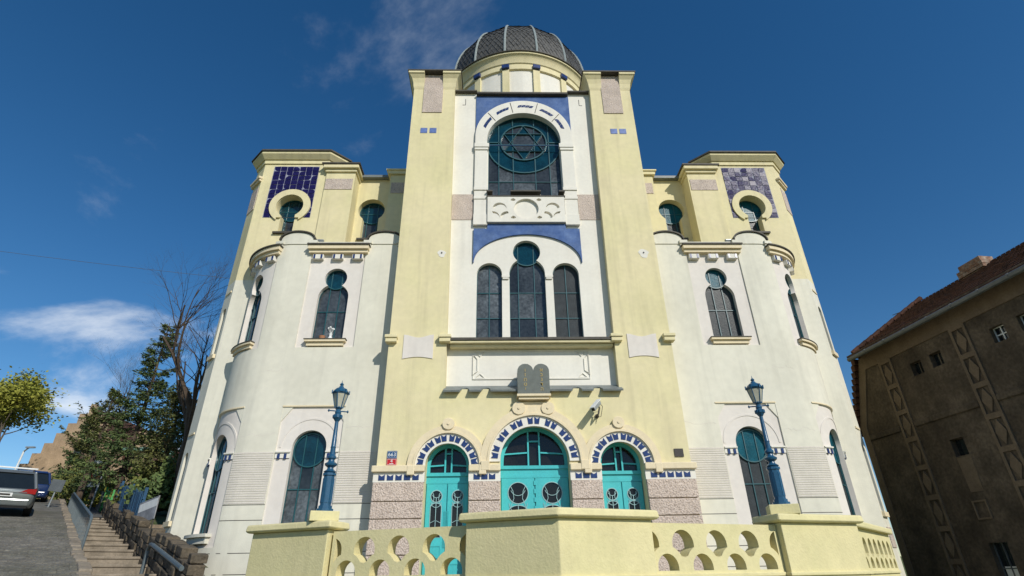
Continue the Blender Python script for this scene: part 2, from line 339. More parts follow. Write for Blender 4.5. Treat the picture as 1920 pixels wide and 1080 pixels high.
# individual setts on the near, visible stretch of the street
sett = MB(); k = 0
for i in range(0, 190):
    s = 5.2+i*.135
    if s > 27: break
    for j in range(40):
        n = .15-j*.135-(.067 if i % 2 else 0)
        if n < -5.4: break
        h = random.uniform(.004, .022); e = random.uniform(.052, .061); z = roadz(s)
        c = SP(s, n, z+h/2)
        sett.obox(c, (UX, UY, .15), e, (NX, NY, random.uniform(-.05, .05)), random.uniform(.05, .061), (0, 0, 1), h)
so_ = sett.build('road_setts', 'cobble', road, weld=False); so_['kind'] = 'stuff'
terr = MB().prism([(-5.5, 10.95), (-3.9, 10.2), (-1.6, 9.4), (-.13, 8.7), (1.48, 9.3), (3.8, 10.1), (5.6, 10.7), (6.9, 16.4), (-6.9, 16.4)], -.5, 1.5)
struct(terr.build('terrace_floor', 'slab'))
# ------------------------------------------------------------------ synagogue
SY = thing('synagogue', (0, 20, 0), 'pale yellow and white synagogue with tall central tower, slate dome and turquoise doors', 'building')
def offset(poly, d):
    n = len(poly); o = []
    ar = sum(poly[i][0]*poly[(i+1) % n][1]-poly[(i+1) % n][0]*poly[i][1] for i in range(n)); sg = 1 if ar > 0 else -1
    for i in range(n):
        a, b, c = Vector(poly[i-1]), Vector(poly[i]), Vector(poly[(i+1) % n])
        d1 = (b-a).normalized(); d2 = (c-b).normalized(); n1 = Vector((d1.y, -d1.x))*sg; n2 = Vector((d2.y, -d2.x))*sg
        q = (n1+n2)/(1+n1.dot(n2)); o.append((b.x+q.x*d, b.y+q.y*d))
    return o
# --- tower front: full face with the tall notch for the recess and three door arches
DOORS = [(-2.43, .60, 4.40), (0, .96, 4.50), (2.43, .60, 4.40)]
tw = MB(); T0, T1 = 15.5, 15.95
face = [(-4.37, .2), (4.37, .2), (4.37, 18.98), (2.74, 18.98), (2.58, 6.5), (-2.58, 6.5), (-2.74, 18.98), (-4.37, 18.98)]
tw.plate(face, [arch(x, r, 1.5, z) for x, r, z in DOORS], T0, T1)
tw.build('tower_front_wall', 'yellow', SY)
MB().box(-4.365, -4.0, 15.93, 24.2, .2, 18.97).box(4.0, 4.365, 15.93, 24.2, .2, 18.97).box(-4, 4, 23.8, 24.2, .2, 18.97).build('tower_side_wall', 'yellow', SY)
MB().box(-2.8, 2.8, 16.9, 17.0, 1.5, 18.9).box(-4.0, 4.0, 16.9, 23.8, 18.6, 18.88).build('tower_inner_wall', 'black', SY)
for sg in (-1, 1):                                 # corner piers rise above the parapet, cove cornice in two blocks beside the stippled panel
    q = lambda x, y, z: (sg*x, y, z)
    MB().box(2.74, 4.37, 15.503, 17.2, 18.97, 19.3, q).box(2.74, 4.37, 22.6, 24.2, 18.97, 19.3, q).build('tower_pier', 'yellow', SY)
    for x0, x1 in ((2.74, 3.22), (3.97, 4.37)):
        c = MB(); pr = [(0, 19.0), (.03, 19.12), (.05, 19.32), (.10, 19.52), (.19, 19.66), (.24, 19.70), (.24, 19.80)]
        oL = 0 if x0 > 3 else 1; oR = 1 if x0 > 3 else 0
        for (a, za), (b, zb) in zip(pr, pr[1:]):
            A = [(x0-a*oL, 15.5-a), (x1+a*oR, 15.5-a), (x1+a*oR, 17.2), (x0-a*oL, 17.2)]; B = [(x0-b*oL, 15.5-b), (x1+b*oR, 15.5-b), (x1+b*oR, 17.2), (x0-b*oL, 17.2)]
            c.prism([(sg*x, y) for x, y in A], za, zb, [(sg*x, y) for x, y in B])
        c.build('cornice_block', 'yellow', SY)
    MB().box(3.19, 4.0, 15.52, 17.19, 19.25, 19.8, q).build('pier_core', 'yellow', SY)
    MB().box(2.46, 4.65, 15.24, 17.4, 19.803, 19.86, q).build('pier_cap', 'darkmetal', SY)
    MB().plate(rect(3.2, 3.97, 17.7, 19.78), (), 15.47, 15.5, q).build('stippled_panel', 'stip', SY)
    for x0 in (3.36, 3.71):
        MB().plate(rect(x0, x0+.26, 16.63, 16.88), (), 15.485, 15.5, q).build('blue_tile', 'bluel', SY)
    t = [(3.0, 7.46)]+[(3.0+.92*i/8, 7.46+.06*sin(pi*i/8)) for i in range(1, 9)]+[(3.92, 8.26)]+[(3.92-.92*i/8, 8.2+.05*cos(pi*i/4)) for i in range(9)]
    MB().plate(t, (), 15.475, 15.5, q).build('ribbed_panel', 'pink', SY)
    for x0 in (2.46, 4.1):
        b = MB().box(x0, x0+.38, 15.30, 15.6, 8.1, 8.2, q).box(x0+.02, x0+.36, 15.34, 15.6, 7.97, 8.1, q); b.build('ledge_corbel', 'yellow', SY, bevel=.015)
    MB().plate(rect(3.94, 4.19, 4.5, 4.72), (), 15.47, 15.5, q).build('wall_plaque', 'plaque', SY) if sg > 0 else None
# --- white recess
TRIO = [arch(-1.30, .42, 8.17, 10.58), clover(-.03, .60, 8.17, 10.60, .47, 11.44), arch(1.27, .44, 8.17, 10.56)]
BIG = [(-1.37, 13.93), (-1.2, 13.93), (-1.2, 13.7), (-.56, 13.7), (-.56, 13.93), (.56, 13.93), (.56, 13.7), (1.2, 13.7), (1.2, 13.93), (1.37, 13.93), (1.37, 15.9)]+arc(0, 16.46, 1.42, -16, 196, 40)+[(-1.37, 15.9)]
YB = 15.78
MB().plate([(-2.8, 6.5), (2.8, 6.5), (2.8, 19.05), (1.87, 19.05), (1.87, 18.9), (-1.87, 18.9), (-1.87, 19.05), (-2.8, 19.05)], TRIO+[BIG], YB, YB+.4).build('recess_wall', 'paper', SY)
MB().box(-2.85, -1.84, 15.62, 16.2, 19.053, 19.11).box(1.84, 2.85, 15.62, 16.2, 19.053, 19.11).box(-1.84, 1.84, 15.6, 16.9, 18.903, 18.99).build('parapet_flashing', 'darkmetal', SY)
ringo = arc(0, 16.68, 1.87, 0, 180, 40)
MB().plate([(-1.87, 16.25), (1.87, 16.25), (1.87, 18.86), (-1.87, 18.86)], [[(-1.85, 16.26), (1.85, 16.26)]+arc(0, 16.68, 1.85, 0, 180, 40)], 15.74, YB).build('blue_panel', 'blue', SY)
MB().plate([(-1.87, 16.25), (-1.35, 16.25)]+arc(0, 16.46, 1.42, 188, -8, 40)+[(1.35, 16.25), (1.87, 16.25)]+ringo, (), 15.66, YB+.02).build('horseshoe_arch', 'paper', SY)
for a0 in (14, 42, 73, 107, 138):                  # five groups of little triangles and their bracket lines on the arch
    a1 = a0+(27 if 60 < a0 < 80 else 26); a1 = min(a1, 166); inl = MB()
    nn = 8
    for i in range(nn):
        a = radians(a0+3+(a1-a0-6)*(i+.5)/nn); rad_ = 1.66+.075*abs(cos(a))*-1+.02; w_ = .062; flip = 1 if i % 2 else -1
        c = Vector((cos(a)*rad_, 16.57+sin(a)*rad_)); e = Vector((-sin(a), cos(a))); n_ = Vector((cos(a), sin(a)))
        inl.poly([(p.x, 15.655, p.y) for p in (c+e*w_-n_*w_*flip, c-e*w_-n_*w_*flip, c+n_*w_*flip)])
    inl.build('triangle_inlay', 'bluet', SY, recalc=False)
for a in (28+11, 71, 106, 139):
    A = radians(a); p = [(cos(A)*1.45, 16.5+sin(A)*1.45), (cos(A)*1.84, 16.66+sin(A)*1.84)]
    MB().ribbon(p, .022, 15.65, 15.67).build('arch_joint', 'plaque', SY)
for sg in (-1, 1):
    q = lambda x, y, z: (sg*x, y, z)
    MB().box(1.40, 1.87, 15.68, YB, 12.95, 15.95, q).build('surround_pilaster', 'paper', SY)
    for z0, z1, e in ((15.95, 16.06, .03), (16.06, 16.25, .06), (14.02, 14.16, .03), (13.62, 13.74, .02), (12.5, 12.95, .015)):
        MB().box(1.40-e, 1.88+e*.3, 15.67-e, YB-.01, z0, z1, q).build('capital', 'paper', SY, bevel=.01)
    MB().plate(rect(1.9, 2.66, 12.78, 13.9), (), 15.76, YB, q).build('ribbed_band', 'stip', SY)
    MB().ribbon([(2.3, 18.75), (2.3, 18.42), (2.42, 18.42)], .018, 15.77, 15.79, mf=q).build('wall_groove', 'plaque', SY)
hol = [arc(0, 13.15, .44, 0, 360, 32)[:-1]]
for sg in (-1, 1):
    for cx, cz, a0, a1 in ((.95, 13.16, 10, 170), (.68, 12.78, 0, 95), (1.2, 12.78, 85, 180)):
        o_ = arc(cx, cz, .25, a0, a1, 12); i_ = arc(cx-.04, cz-.05, .21, a1, a0, 12); l = o_+i_
        hol.append([(sg*x, z) for x, z in (l if sg > 0 else l[::-1])])
    for cz in (13.55, 12.78): hol.append([(sg*x, z) for x, z in ((.38, cz-.04), (.46, cz-.07), (.55, cz-.04), (.55, cz+.01), (.46, cz+.06), (.38, cz+.01))])
MB().plate(rect(-1.38, 1.38, 12.58, 13.68), hol, 15.60, 15.75).box(-1.38, 1.38, 15.70, YB, 12.585, 13.675).build('relief_panel', 'paper', SY)
MB().box(-1.42, 1.42, 15.58, 15.80, 13.68, 13.72).box(-.55, .55, 15.55, 15.8, 13.88, 13.935).box(-1.42, -1.2, 15.55, 15.8, 13.88, 13.935).box(1.2, 1.42, 15.55, 15.8, 13.88, 13.935).build('window_ledge', 'darkmetal', SY)
bl = [(-1.86, 11.0), (-1.86, 12.36), (-1.38, 12.36), (-1.38, 12.57), (1.38, 12.57), (1.38, 12.36), (1.86, 12.36), (1.86, 11.0)]+[(1.84*cos(radians(a)), 11.0+1.13*sin(radians(a))) for a in range(0, 181, 5)]
MB().plate(bl, (), 15.71, YB).build('blue_panel', 'blue', SY)
for x in (-.755, .70):
    MB().box(x-.13, x+.13, 15.72, YB-.003, 10.42, 10.5).box(x-.10, x+.10, 15.73, YB-.003, 10.36, 10.42).build('mullion_capital', 'paper', SY)
WY = 15.98
wb = window(SY, BIG, WY, [-.97, -.42, .42, .97], [14.62, 16.46], glass='glass', disc=None)
tealring = MB().plate(arc(0, 16.46, 1.41, 0, 360, 48)[:-1], [arc(0, 16.56, .89, 0, 360, 40)[:-1]], WY-.022, WY, sides=False).build('stained_pane', 'glasst', wb, recalc=False)
b = MB().ribbon(arc(0, 16.46, 1.41, 0, 360, 48)[:-1], .045, WY-.07, WY-.01, True).ribbon(arc(0, 16.56, .89, 0, 360, 40)[:-1], .045, WY-.075, WY-.01, True)
SR = .88
for k in (0, 1):
    tri = [(SR*sin(radians(120*i+60*k)), 16.56+SR*cos(radians(120*i+60*k))) for i in range(3)]; b.ribbon(tri, .04, WY-.072-.004*k, WY-.01, True)
b.box(-.97-.018, -.97+.018, WY-.06, WY-.012, 15.3, 17.55).box(.97-.018, .97+.018, WY-.06, WY-.012, 15.3, 17.55).box(-1.41, -.89, WY-.06, WY-.012, 16.54, 16.58).box(.89, 1.41, WY-.06, WY-.012, 16.54, 16.58)
b.box(-.44, -.40, WY-.06, WY-.012, 17.43, 17.82).box(.40, .44, WY-.06, WY-.012, 17.43, 17.82).box(-.44, -.40, WY-.06, WY-.012, 15.05, 15.72).box(.40, .44, WY-.06, WY-.012, 15.05, 15.72)
b.build('star_tracery', 'tealdark', wb)
for i in range(6):                                 # teal points of the star
    a = radians(60*i); r3 = SR/sqrt(3)
    tri = [(SR*sin(a), 16.56+SR*cos(a)), (r3*sin(a+pi/6), 16.56+r3*cos(a+pi/6)), (r3*sin(a-pi/6), 16.56+r3*cos(a-pi/6))]
    MB().poly([(x, WY-.026, z) for x, z in tri]).build('stained_pane', 'glasst', wb, weld=False)
for i, l in enumerate(TRIO):
    cx = (-1.30, -.03, 1.27)[i]
    if i == 1: window(SY, l, WY, [cx-.3, cx+.24], [9.0, 9.93], disc=(cx, 11.44, .46))
    else: window(SY, l, WY, [cx], [9.0, 9.93], glass='glass' if i == 0 else 'glassr')
MB().box(.02, .16, 16.3, 16.4, 8.2, 9.9).build('hanging_curtain', 'curtain', SY)
# sill cornice, panel below, scalloped metal apron
MB().box(-2.55, 2.6, 15.36, 15.8, 8.02, 8.1).build('sill_flashing', 'darkmetal', SY)
MB().box(-2.5, 2.55, 15.40, 15.8, 7.94, 8.02).box(-2.5, 2.55, 15.52, 15.8, 7.86, 7.94).build('sill_cornice', 'yellow', SY, bevel=.02)
pf = MB(); x0, x1, z0, z1 = -1.79, 1.79, 6.9, 7.8; c = .22
for l in (rect(x0, x1, z0, z1), [(x0+.0, z1-.12), (x0+.14, z1-.26), (x0+.14, z0+.26), (x0, z0+.12)], [(x1, z1-.12), (x1-.14, z1-.26), (x1-.14, z0+.26), (x1, z0+.12)], [(x0+.08, z1-.03), (x0+.36, z1-.03), (x0+.22, z1-.17)], [(x1-.08, z1-.03), (x1-.36, z1-.03), (x1-.22, z1-.17)], [(x0+.08, z0+.03), (x0+.36, z0+.03), (x0+.22, z0+.17)], [(x1-.08, z0+.03), (x1-.36, z0+.03), (x1-.22, z0+.17)]):
    pf.ribbon(l, .03, YB-.03, YB+.0, True)
pf.build('panel_moulding', 'paper', SY)
am = lambda x, y, z: (x, 15.76-(1-z)*.46-y*.3, 6.42+z*.26+y)
scal = [(-2.62, 1), (-2.62, 0)]
for c_ in (-2.0, -1.38): scal += [(c_-.14, 0)]+[(c_-.14*cos(radians(a)), .55*sin(radians(a))) for a in range(0, 181, 20)]+[(c_+.14, 0)]
scal += [(-.5, 0), (.5, 0)]
for c_ in (1.30, 1.92): scal += [(c_-.14, 0)]+[(c_-.14*cos(radians(a)), .55*sin(radians(a))) for a in range(0, 181, 20)]+[(c_+.14, 0)]
scal += [(2.66, 0), (2.66, 1)]
MB().plate(scal, (), 0, -.05, am, .2, back=True).build('scalloped_apron', 'metal', SY)
# --- portal: frieze, cornice, archivolts, stone blocks
segs = [(-4.42, -3.03), (-1.83, -.96), (.96, 1.83), (3.03, 4.42)]
for si, (a, b) in enumerate(segs):
    ea = .05 if si == 0 else 0; eb = .05 if si == 3 else 0
    MB().box(a-ea, b+eb, 15.34, 15.52, 4.16, 4.33).build('portal_cornice', 'cream', SY, bevel=.02)
    MB().box(a, b, 15.43, 15.52, 3.9, 4.158).build('frieze', 'paper', SY)
    n = 5 if si in (0, 3) else 3
    for i in range(n):
        x = a+.12+(b-a-.24)*(i+.5)/n; w2 = .085
        MB().plate([(x-w2, 3.95), (x+w2, 3.95), (x+w2, 4.1), (x, 4.05), (x-w2, 4.1)], (), 15.415, 15.44).build('blue_tile', 'bluet', SY)
    for zt, zb_ in ((3.895, 3.42), (3.40, 2.99), (2.97, 2.56), (2.54, 2.13), (2.11, 1.5)):
        MB().box(a+.01, b-.01, 15.41, 15.52, zb_, zt).build('stone_block', 'rust', SY, bevel=.02)
for di, (x, r, zc) in enumerate(DOORS):
    big = di == 1; rt = r+(.32 if big else .30); ro = rt+(.24 if big else .20); yo = .0 if big else .012
    MB().plate(arc(x, zc-.08, r+.01, 180, 0, 40)+arc(x, zc-.08, rt, 0, 180, 40), (), 15.455+yo, 15.52).build('archivolt', 'paper', SY)
    MB().plate(arc(x, zc-.08, rt, 180, 0, 40)+arc(x, zc-.08, ro, 0, 180, 40), (), 15.41+yo, 15.53).build('hood_mould', 'cream', SY, bevel=.015)
    MB().plate(arc(x, zc-.08, rt-.01, 180, 0, 40)+arc(x, zc-.08, rt+.05, 0, 180, 40), (), 15.39+yo, 15.5).build('hood_bead', 'cream', SY)
    for e in (-1, 1):
        MB().box(x+e*(rt-.02)-(.0 if e > 0 else ro-rt), x+e*(rt-.02)+(ro-rt if e > 0 else 0), 15.325+yo*.5, 15.45, zc-.33, zc-.08).build('hood_stop', 'cream', SY, bevel=.02)
    nt_ = 7 if big else 6                           # pairs of wedge-shaped blue tiles
    for i in range(nt_):
        for e in (-1, 1):
            if (not big) and i == 0 and False: continue
            A = pi*(i+.5)/nt_+e*.085*(1.0 if big else 1.35); rm = (r+rt)/2+.01; hh = (rt-r)*.30; wq = .078
            cen = Vector((x+cos(A)*rm, zc-.08+sin(A)*rm)); tx = Vector((-sin(A), cos(A))); nr = Vector((cos(A), sin(A)))
            pts = [cen-tx*wq*.8-nr*hh, cen+tx*wq*.8-nr*hh, cen+tx*wq+nr*hh, cen+nr*hh*.45, cen-tx*wq+nr*hh]
            MB().plate([(p.x, p.y) for p in pts], (), 15.438+yo, 15.46+yo).build('blue_tile', 'bluet', SY)
    for e in ((-.42, .42) if big else (0,)):        # round scroll stones on the crown
        rr_ = .19 if big else .17; cz = zc-.08+sqrt(max(0, (ro-.02)**2-e*e))+(.03 if big else .06)
        MB().plate(arc(x+e, cz, rr_, 0, 360, 28)[:-1], (), 15.37, 15.52).build('scroll_stone', 'cream', SY, bevel=.015)
        MB().plate(arc(x+e, cz, .035, 0, 360, 12)[:-1], (), 15.345, 15.38).build('scroll_boss', 'cream', SY)
    if big: MB().plate(arc(x, zc-.08, ro-.01, 122, 58, 16)+[(x+.3, zc+ro+.06), (x-.3, zc+ro+.06)], (), 15.42, 15.5).build('crown_stone', 'cream', SY)
def door(x, r, zs, zt, zl, leafw, wins, big):
    y = 15.90; fr = MB()
    fr.plate(arch(x, r+.02, 1.5, zs), [arch(x, r-.09, zt+.04, zs-.02)], y, y+.12)                  # solid below the fanlight, open arch above
    fr.box(x-r, x+r, y-.05, y, zt-.05, zt+.04).box(x-r, x+r, y-.03, y, zl-.02, zl+.05)
    d = fr.build('door', 'teal', SY)
    mu = MB(); e = .16 if big else .09
    for s_ in (-1, 1): mu.box(x+s_*e-.022, x+s_*e+.022, y+.0, y+.08, zt+.03, zs+sqrt(max(.01, (r-.1)**2-e*e)))
    mu.box(x-e, x+e, y+.01, y+.075, zs+(r-.1)*.62, zs+(r-.1)*.62+.04)
    for s_ in (-1, 1): mu.obox((x+s_*(r+e)/2, y+.05, zt+.24*(1.6 if big else 1)), (s_, 0, -.06), (r-e)/2-.03, (0, 1, 0), .03, (0, 0, 1), .02)
    mu.build('fanlight_bar', 'teal', d)
    MB().plate(arch(x, r-.085, zt+.03, zs-.02), (), y+.09, y+.1, sides=False).build('fanlight_pane', 'dglass', d)
    for s_ in (-1, 1):                               # two leaves with keyhole lights
        lx0, lx1 = (x-r+.03, x-.015) if s_ < 0 else (x+.015, x+r-.03); cx = (lx0+lx1)/2
        cr, cz, hw, zb = wins; circ = arc(cx, cz, cr, 0, 360, 28)[:-1]
        lowl = arch(cx, hw, zb, cz-cr-hw*.75, hw*.6, 14)
        lf = MB(); lf.plate(rect(lx0, lx1, 1.52, zl-.03), [circ, lowl], y-.045, y+.0)
        for zz in (1.62, 2.05): lf.plate(rect(lx0+.08, lx1-.08, zz, zz+.33), [rect(lx0+.13, lx1-.13, zz+.05, zz+.28)], y-.06, y-.044)
        if not big:
            for k in range(5): lf.box(x-.07+.03*k, x-.056+.03*k, y-.065, y-.044, 2.3, 3.2) if s_ > 0 else None
        else:
            for k in range(8): lf.box(x-.03, x+.03, y-.07, y-.044, 2.3+.22*k, 2.42+.22*k) if s_ > 0 else None
        leaf = lf.build('door_leaf', 'teal', d)
        MB().plate(circ, (), y-.02, y, sides=False).plate(lowl, (), y-.02, y, sides=False).build('leaf_glass', 'dglass', leaf)
        g = MB(); g.ribbon(circ, .022, y-.058, y-.04, True).ribbon(lowl, .018, y-.057, y-.04, True)
        g.ribbon([(cx-cr*.75, cz+cr*.65), (cx-cr*.5, cz+.05), (cx-cr*.42, cz-cr*.5), (cx-hw*.8, cz-cr-.1)], .014, y-.06, y-.046)
        g.ribbon([(cx+cr*.75, cz+cr*.65), (cx+cr*.5, cz+.05), (cx+cr*.42, cz-cr*.5), (cx+hw*.8, cz-cr-.1)], .014, y-.06, y-.046)
        g.ribbon(arc(cx, cz+cr*.5, cr*.75, 200, 340, 10), .014, y-.061, y-.047)
        g.box(cx-.008, cx+.008, y-.06, y-.045, zb, cz-cr*.2 if not big else cz-cr).ribbon(arc(cx, cz-cr*.95, cr*.9, 180, 360, 10), .014, y-.061, y-.047)
        g.ribbon([(cx-hw, zb+.35), (cx, zb+.42), (cx+hw, zb+.35)], .012, y-.06, y-.047).ribbon([(cx-hw, zb+.02), (cx, zb+.25), (cx+hw, zb+.02)], .012, y-.06, y-.047)
        g.build('leaf_grille', 'grille', leaf)
    MB().tube([(x+.06, y-.05, 2.6), (x+.06, y-.11, 2.6), (x+.17, y-.11, 2.6)], .014, 8).build('handle', 'galv', d)
door(-2.43, .60, 4.40, 4.16, 3.93, .5, (.155, 3.58, .15, 2.55), False)
door(2.43, .60, 4.40, 4.16, 3.93, .5, (.155, 3.58, .15, 2.55), False)
door(0, .96, 4.50, 4.33, 4.06, .9, (.28, 3.64, .27, 2.5), True)
# --- drum and dome (16 sides)
DC = (0.03, 19.87)
MB().lathe([(3.45, 18.6), (3.45, 19.75), (3.38, 19.8), (3.38, 21.35), (3.43, 21.4), (3.43, 21.75)], DC, 96).build('drum_wall', 'paper', SY, smooth=True)
MB().lathe([(3.40, 21.3), (3.47, 21.33), (3.47, 21.62), (3.52, 21.66), (3.58, 21.9), (3.66, 22.02), (3.72, 22.05), (3.72, 22.14)], DC, 96).build('drum_cornice', 'yellow', SY, smooth=True)
MB().lathe([(3.5, 22.1), (3.78, 22.143), (3.78, 22.19), (3.6, 22.26)], DC, 96).build('dome_flashing', 'darkmetal', SY, smooth=True)
for i in range(16):
    a = radians(22.5*i+11.25)
    if cos(a) < -.3: continue
    c = Vector((DC[0]+3.43*sin(a), DC[1]-3.43*cos(a), 0)); t_ = Vector((cos(a), sin(a), 0)); n_ = Vector((sin(a), -cos(a), 0))
    MB().obox(c+Vector((0, 0, 20.5)), t_, .15, n_, .05, (0, 0, 1), .80).build('drum_pilaster', 'yellow', SY)
    MB().obox(c+n_*.06+Vector((0, 0, 21.45)), t_, .17, n_, .09, (0, 0, 1), .11).build('blue_bracket', 'bluet', SY, bevel=.02)
def dome_r(t): return 3.68*cos(t)**.72
prof = [(dome_r(pi/2*i/26), 22.2+4.05*sin(pi/2*i/26)) for i in range(26)]
dm = MB().lathe(prof, DC, 16, radians(11.25)).build('dome', 'slate', SY)
# slates: diamond-laid courses standing proud of the dome, one joined part
sm = MB()
for side in range(16):
    a0, a1 = radians(11.25+22.5*side), radians(33.75+22.5*side)
    mid = (a0+a1)/2
    if cos(mid) < -.35: continue
    row = 0; t = .0
    while t < 1.42:
        R_ = dome_r(t); wid = 2*R_*sin(radians(11.25)); n = max(1, int(round(wid/.21))); dt = .052*3.7/ max(1.2, hypot(3.68, 4.05)/1.5)
        for j in range(n+1):
            u = (j+(.5 if row % 2 else 0))/n
            if u > 1.001: continue
            def pt(uu, tt, lift):
                tt = min(tt, 1.5); Rr = dome_r(tt); z = 22.2+4.05*sin(tt)
                A = Vector((DC[0]+Rr*sin(a0), DC[1]-Rr*cos(a0), z)); B = Vector((DC[0]+Rr*sin(a1), DC[1]-Rr*cos(a1), z))
                return A.lerp(B, min(1, max(0, uu)))+Vector((sin(mid), -cos(mid), .45))*lift
            lf = random.uniform(.022, .045); du = .52/n
            sm.poly([pt(u, t-.005, lf), pt(u+du, t+dt, lf*.6), pt(u, t+2*dt, .004), pt(u-du, t+dt, lf*.6)])
        t += dt; row += 1
sl_ = sm.build('slates', 'slate', dm, weld=False); sl_['kind'] = 'stuff'
for i in range(16):
    a = radians(22.5*i+11.25)
    if cos(a) < -.5: continue
    pts = [(DC[0]+(r+.02)*sin(a), DC[1]-(r+.02)*cos(a), z) for r, z in prof]
    MB().tube(pts, .055, 6).build('dome_rib', 'rib', dm, smooth=True)
MB().lathe([(.55, 26.18), (.6, 26.25), (.35, 26.4), (.12, 26.5), (.05, 26.9)], DC, 16).build('dome_cap', 'rib', dm)
# --- wings: unrolled front (flat, then a curved corner of radius RC), one per side
S0, RC = 8.1, 1.85
def wing(sg):
    def wm(s, y, z):
        if s <= S0: return (sg*s, 16+y, z)
        b = (s-S0)/RC; r = RC-y; return (sg*(S0+r*sin(b)), 16+RC-r*cos(b), z)
    gl, glt = ('glass', 'glasst') if sg < 0 else ('glassr', 'glassrt')
    bays = [(5.58, 7.42), (8.60, 10.38)]; cs = [6.48, 9.46]
    lows = []; ups = []
    for (a, b), c in zip(bays, cs):
        ups.append(rect(a, b, 8.06, 11.62)); lows.append([(a, 2.4), (b, 2.4), (b, 6.15), (a, 6.15)])
    MB().plate(rect(4.3, 10.62, -.3, 12.0), ups+lows, 0, .06, wm, .07).build('wing_wall', 'white', SY)
    wins_u = [clover(c, .50, 8.33, 9.85, .37, 10.58) for c in cs]; wins_l = [arch(c, .49, 2.75, 4.98) for c in cs]
    MB().plate(rect(5.4, 10.55, 2.3, 11.7), wins_u+wins_l, .045, .42, wm, .07).build('bay_panel', 'pink', SY)
    for (a, b), c in zip(bays, cs):
        for x0, x1 in ((a, a+.30), (b, b-.30)):       # chamfer triangles and impost strips
            MB().plate([(x0, 6.15), (x1, 6.15), (x0, 5.72)] if x0 < x1 else [(x1, 6.15), (x0, 6.15), (x0, 5.72)], (), .012, .05, wm, .1).build('corner_fillet', 'white', SY)
        fr_ = MB().plate(arc(c, 4.98, .80, 180, 0, 30)+arc(c, 4.98, .86, 0, 180, 30), (), .03, .05, wm, .07); fr_.build('arch_line', 'pink', SY)
        MB().box(a-.01, b+.01, -.02, .05, 6.16, 6.20, wm, 16).build('panel_drip', 'cream', SY)
        for x0, x1 in ((a+.02, c-.5), (c+.5, b-.02)):
            MB().box(x0, x1, -.03, .05, 4.83, 4.87, wm, 5).box(x0, x1, .01, .05, 4.68, 4.83, wm, 5).build('impost', 'paper', SY)
            for k in (.3, .75): xx = x0+(x1-x0)*k; MB().box(xx-.035, xx+.035, -.012, .045, 4.66, 4.80, wm).build('blue_tile', 'bluet', SY)
        MB().box(c-.64, c+.64, -.12, .25, 8.22, 8.29, wm, 10).box(c-.58, c+.58, -.05, .2, 8.10, 8.22, wm, 10).build('window_sill', 'cream', SY)
        MB().box(c-.66, c+.66, -.14, .30, 8.29, 8.315, wm, 10).build('sill_flashing', 'darkmetal', SY)
        if c > 8: MB().box(c-.66, c+.66, -.16, .3, 2.66, 2.74, wm, 10).box(c-.6, c+.6, -.08, .2, 2.5, 2.66, wm, 10).build('window_sill', 'white', SY)
        window(SY, clover(c, .50, 8.33, 9.85, .37, 10.58), .24, [c-.17, c+.17], [9.38], wm, (c, 10.58, .36), gl, glt, step=.12)
        window(SY, arch(c, .49, 2.75, 4.98), .24, [c-.17, c+.17], [3.85], wm, (c, 4.93, .47), gl, glt, step=.12)
    rngc = random.Random(4 if sg < 0 else 8)
    for s1, s2, zz in ((4.45, 5.5, 5.55), (7.5, 8.5, 5.35), (7.6, 8.3, 7.3)):
        pts = [(s1+(s2-s1)*k/14, zz+rngc.gauss(0, .025)+.03*sin(k*.8)) for k in range(15)]
        MB().ribbon(pts, .009, -.003, .002, mf=wm).build('plaster_crack', 'ribbed', SY)
    # ribbed render bands between the lower bays
    for a, b in ((4.37, 5.56), (7.44, 8.58)):
        rb = MB()
        for i in range(22): rb.box(a, b, -.012, .005, 3.47+i*.0635, 3.47+i*.0635+.042, wm, 8)
        rb.build('ribbed_band', 'ribbed', SY)
    for z in (3.44, 3.05, 2.25, 1.75):
        for a, b in ((4.37, 5.58), (7.42, 8.6)) if z > 2.4 else ((4.37, 10.6),): MB().box(a, b, -.004, .004, z-.008, z+.008, wm, 20).build('joint_line', 'plaque', SY)
    # parapet: rounded gable heads over the piers, cornices with corbels over the bays
    for a, b in ((4.42, 5.52), (7.44, 8.56)):
        c = (a+b)/2; hw = (b-a)/2
        head = [(a, 11.9), (b, 11.9), (b, 12.1)]+[(c+hw*cos(radians(t)), 12.1+.27*sin(radians(t))) for t in range(10, 180, 10)]+[(a, 12.1)]
        MB().plate(head, (), -.03, .38, wm, .07, back=True).build('gable_head', 'white', SY)
        cap = [(b+.04, 12.08)]+[(c+(hw+.05)*cos(radians(t)), 12.1+.31*sin(radians(t))) for t in range(0, 181, 10)]+[(a-.04, 12.08)]
        MB().ribbon(cap, .045, -.09, .42, mf=wm).build('gable_flashing', 'darkmetal', SY)
        for x0 in (a-.16, b-.12): MB().box(x0, x0+.28, -.10, .3, 11.9, 12.02, wm, 3).box(x0+.03, x0+.25, -.06, .3, 11.8, 11.9, wm, 3).build('shoulder_corbel', 'white', SY)
    for a, b in bays:
        a, b = a-.12, b+.1
        MB().box(a, b, -.20, .35, 11.62, 11.76, wm, 18).box(a+.03, b-.03, -.12, .3, 11.5, 11.62, wm, 18).build('wing_cornice', 'cream', SY)
        MB().box(a-.03, b+.03, -.25, .4, 11.763, 11.81, wm, 18).build('cornice_flashing', 'darkmetal', SY)
        for k in range(3):
            x = a+.36+(b-a-.72)*k/2
            cb = MB().box(x-.18, x+.18, -.10, .05, 11.26, 11.44, wm, 3).build('corbel', 'paper', SY, bevel=.012)
            for e in (-.12, .12): MB().box(x+e-.03, x+e+.03, -.112, -.05, 11.27, 11.43, wm).build('blue_tile', 'bluet', cb)
    rp = [wm(s_, .2, 0)[:2] for s_ in (4.3, 6, 8.1, 8.6, 9.2, 9.8, 10.5)]+[(sg*9.9, 18.0), (sg*4.3, 18.0)]
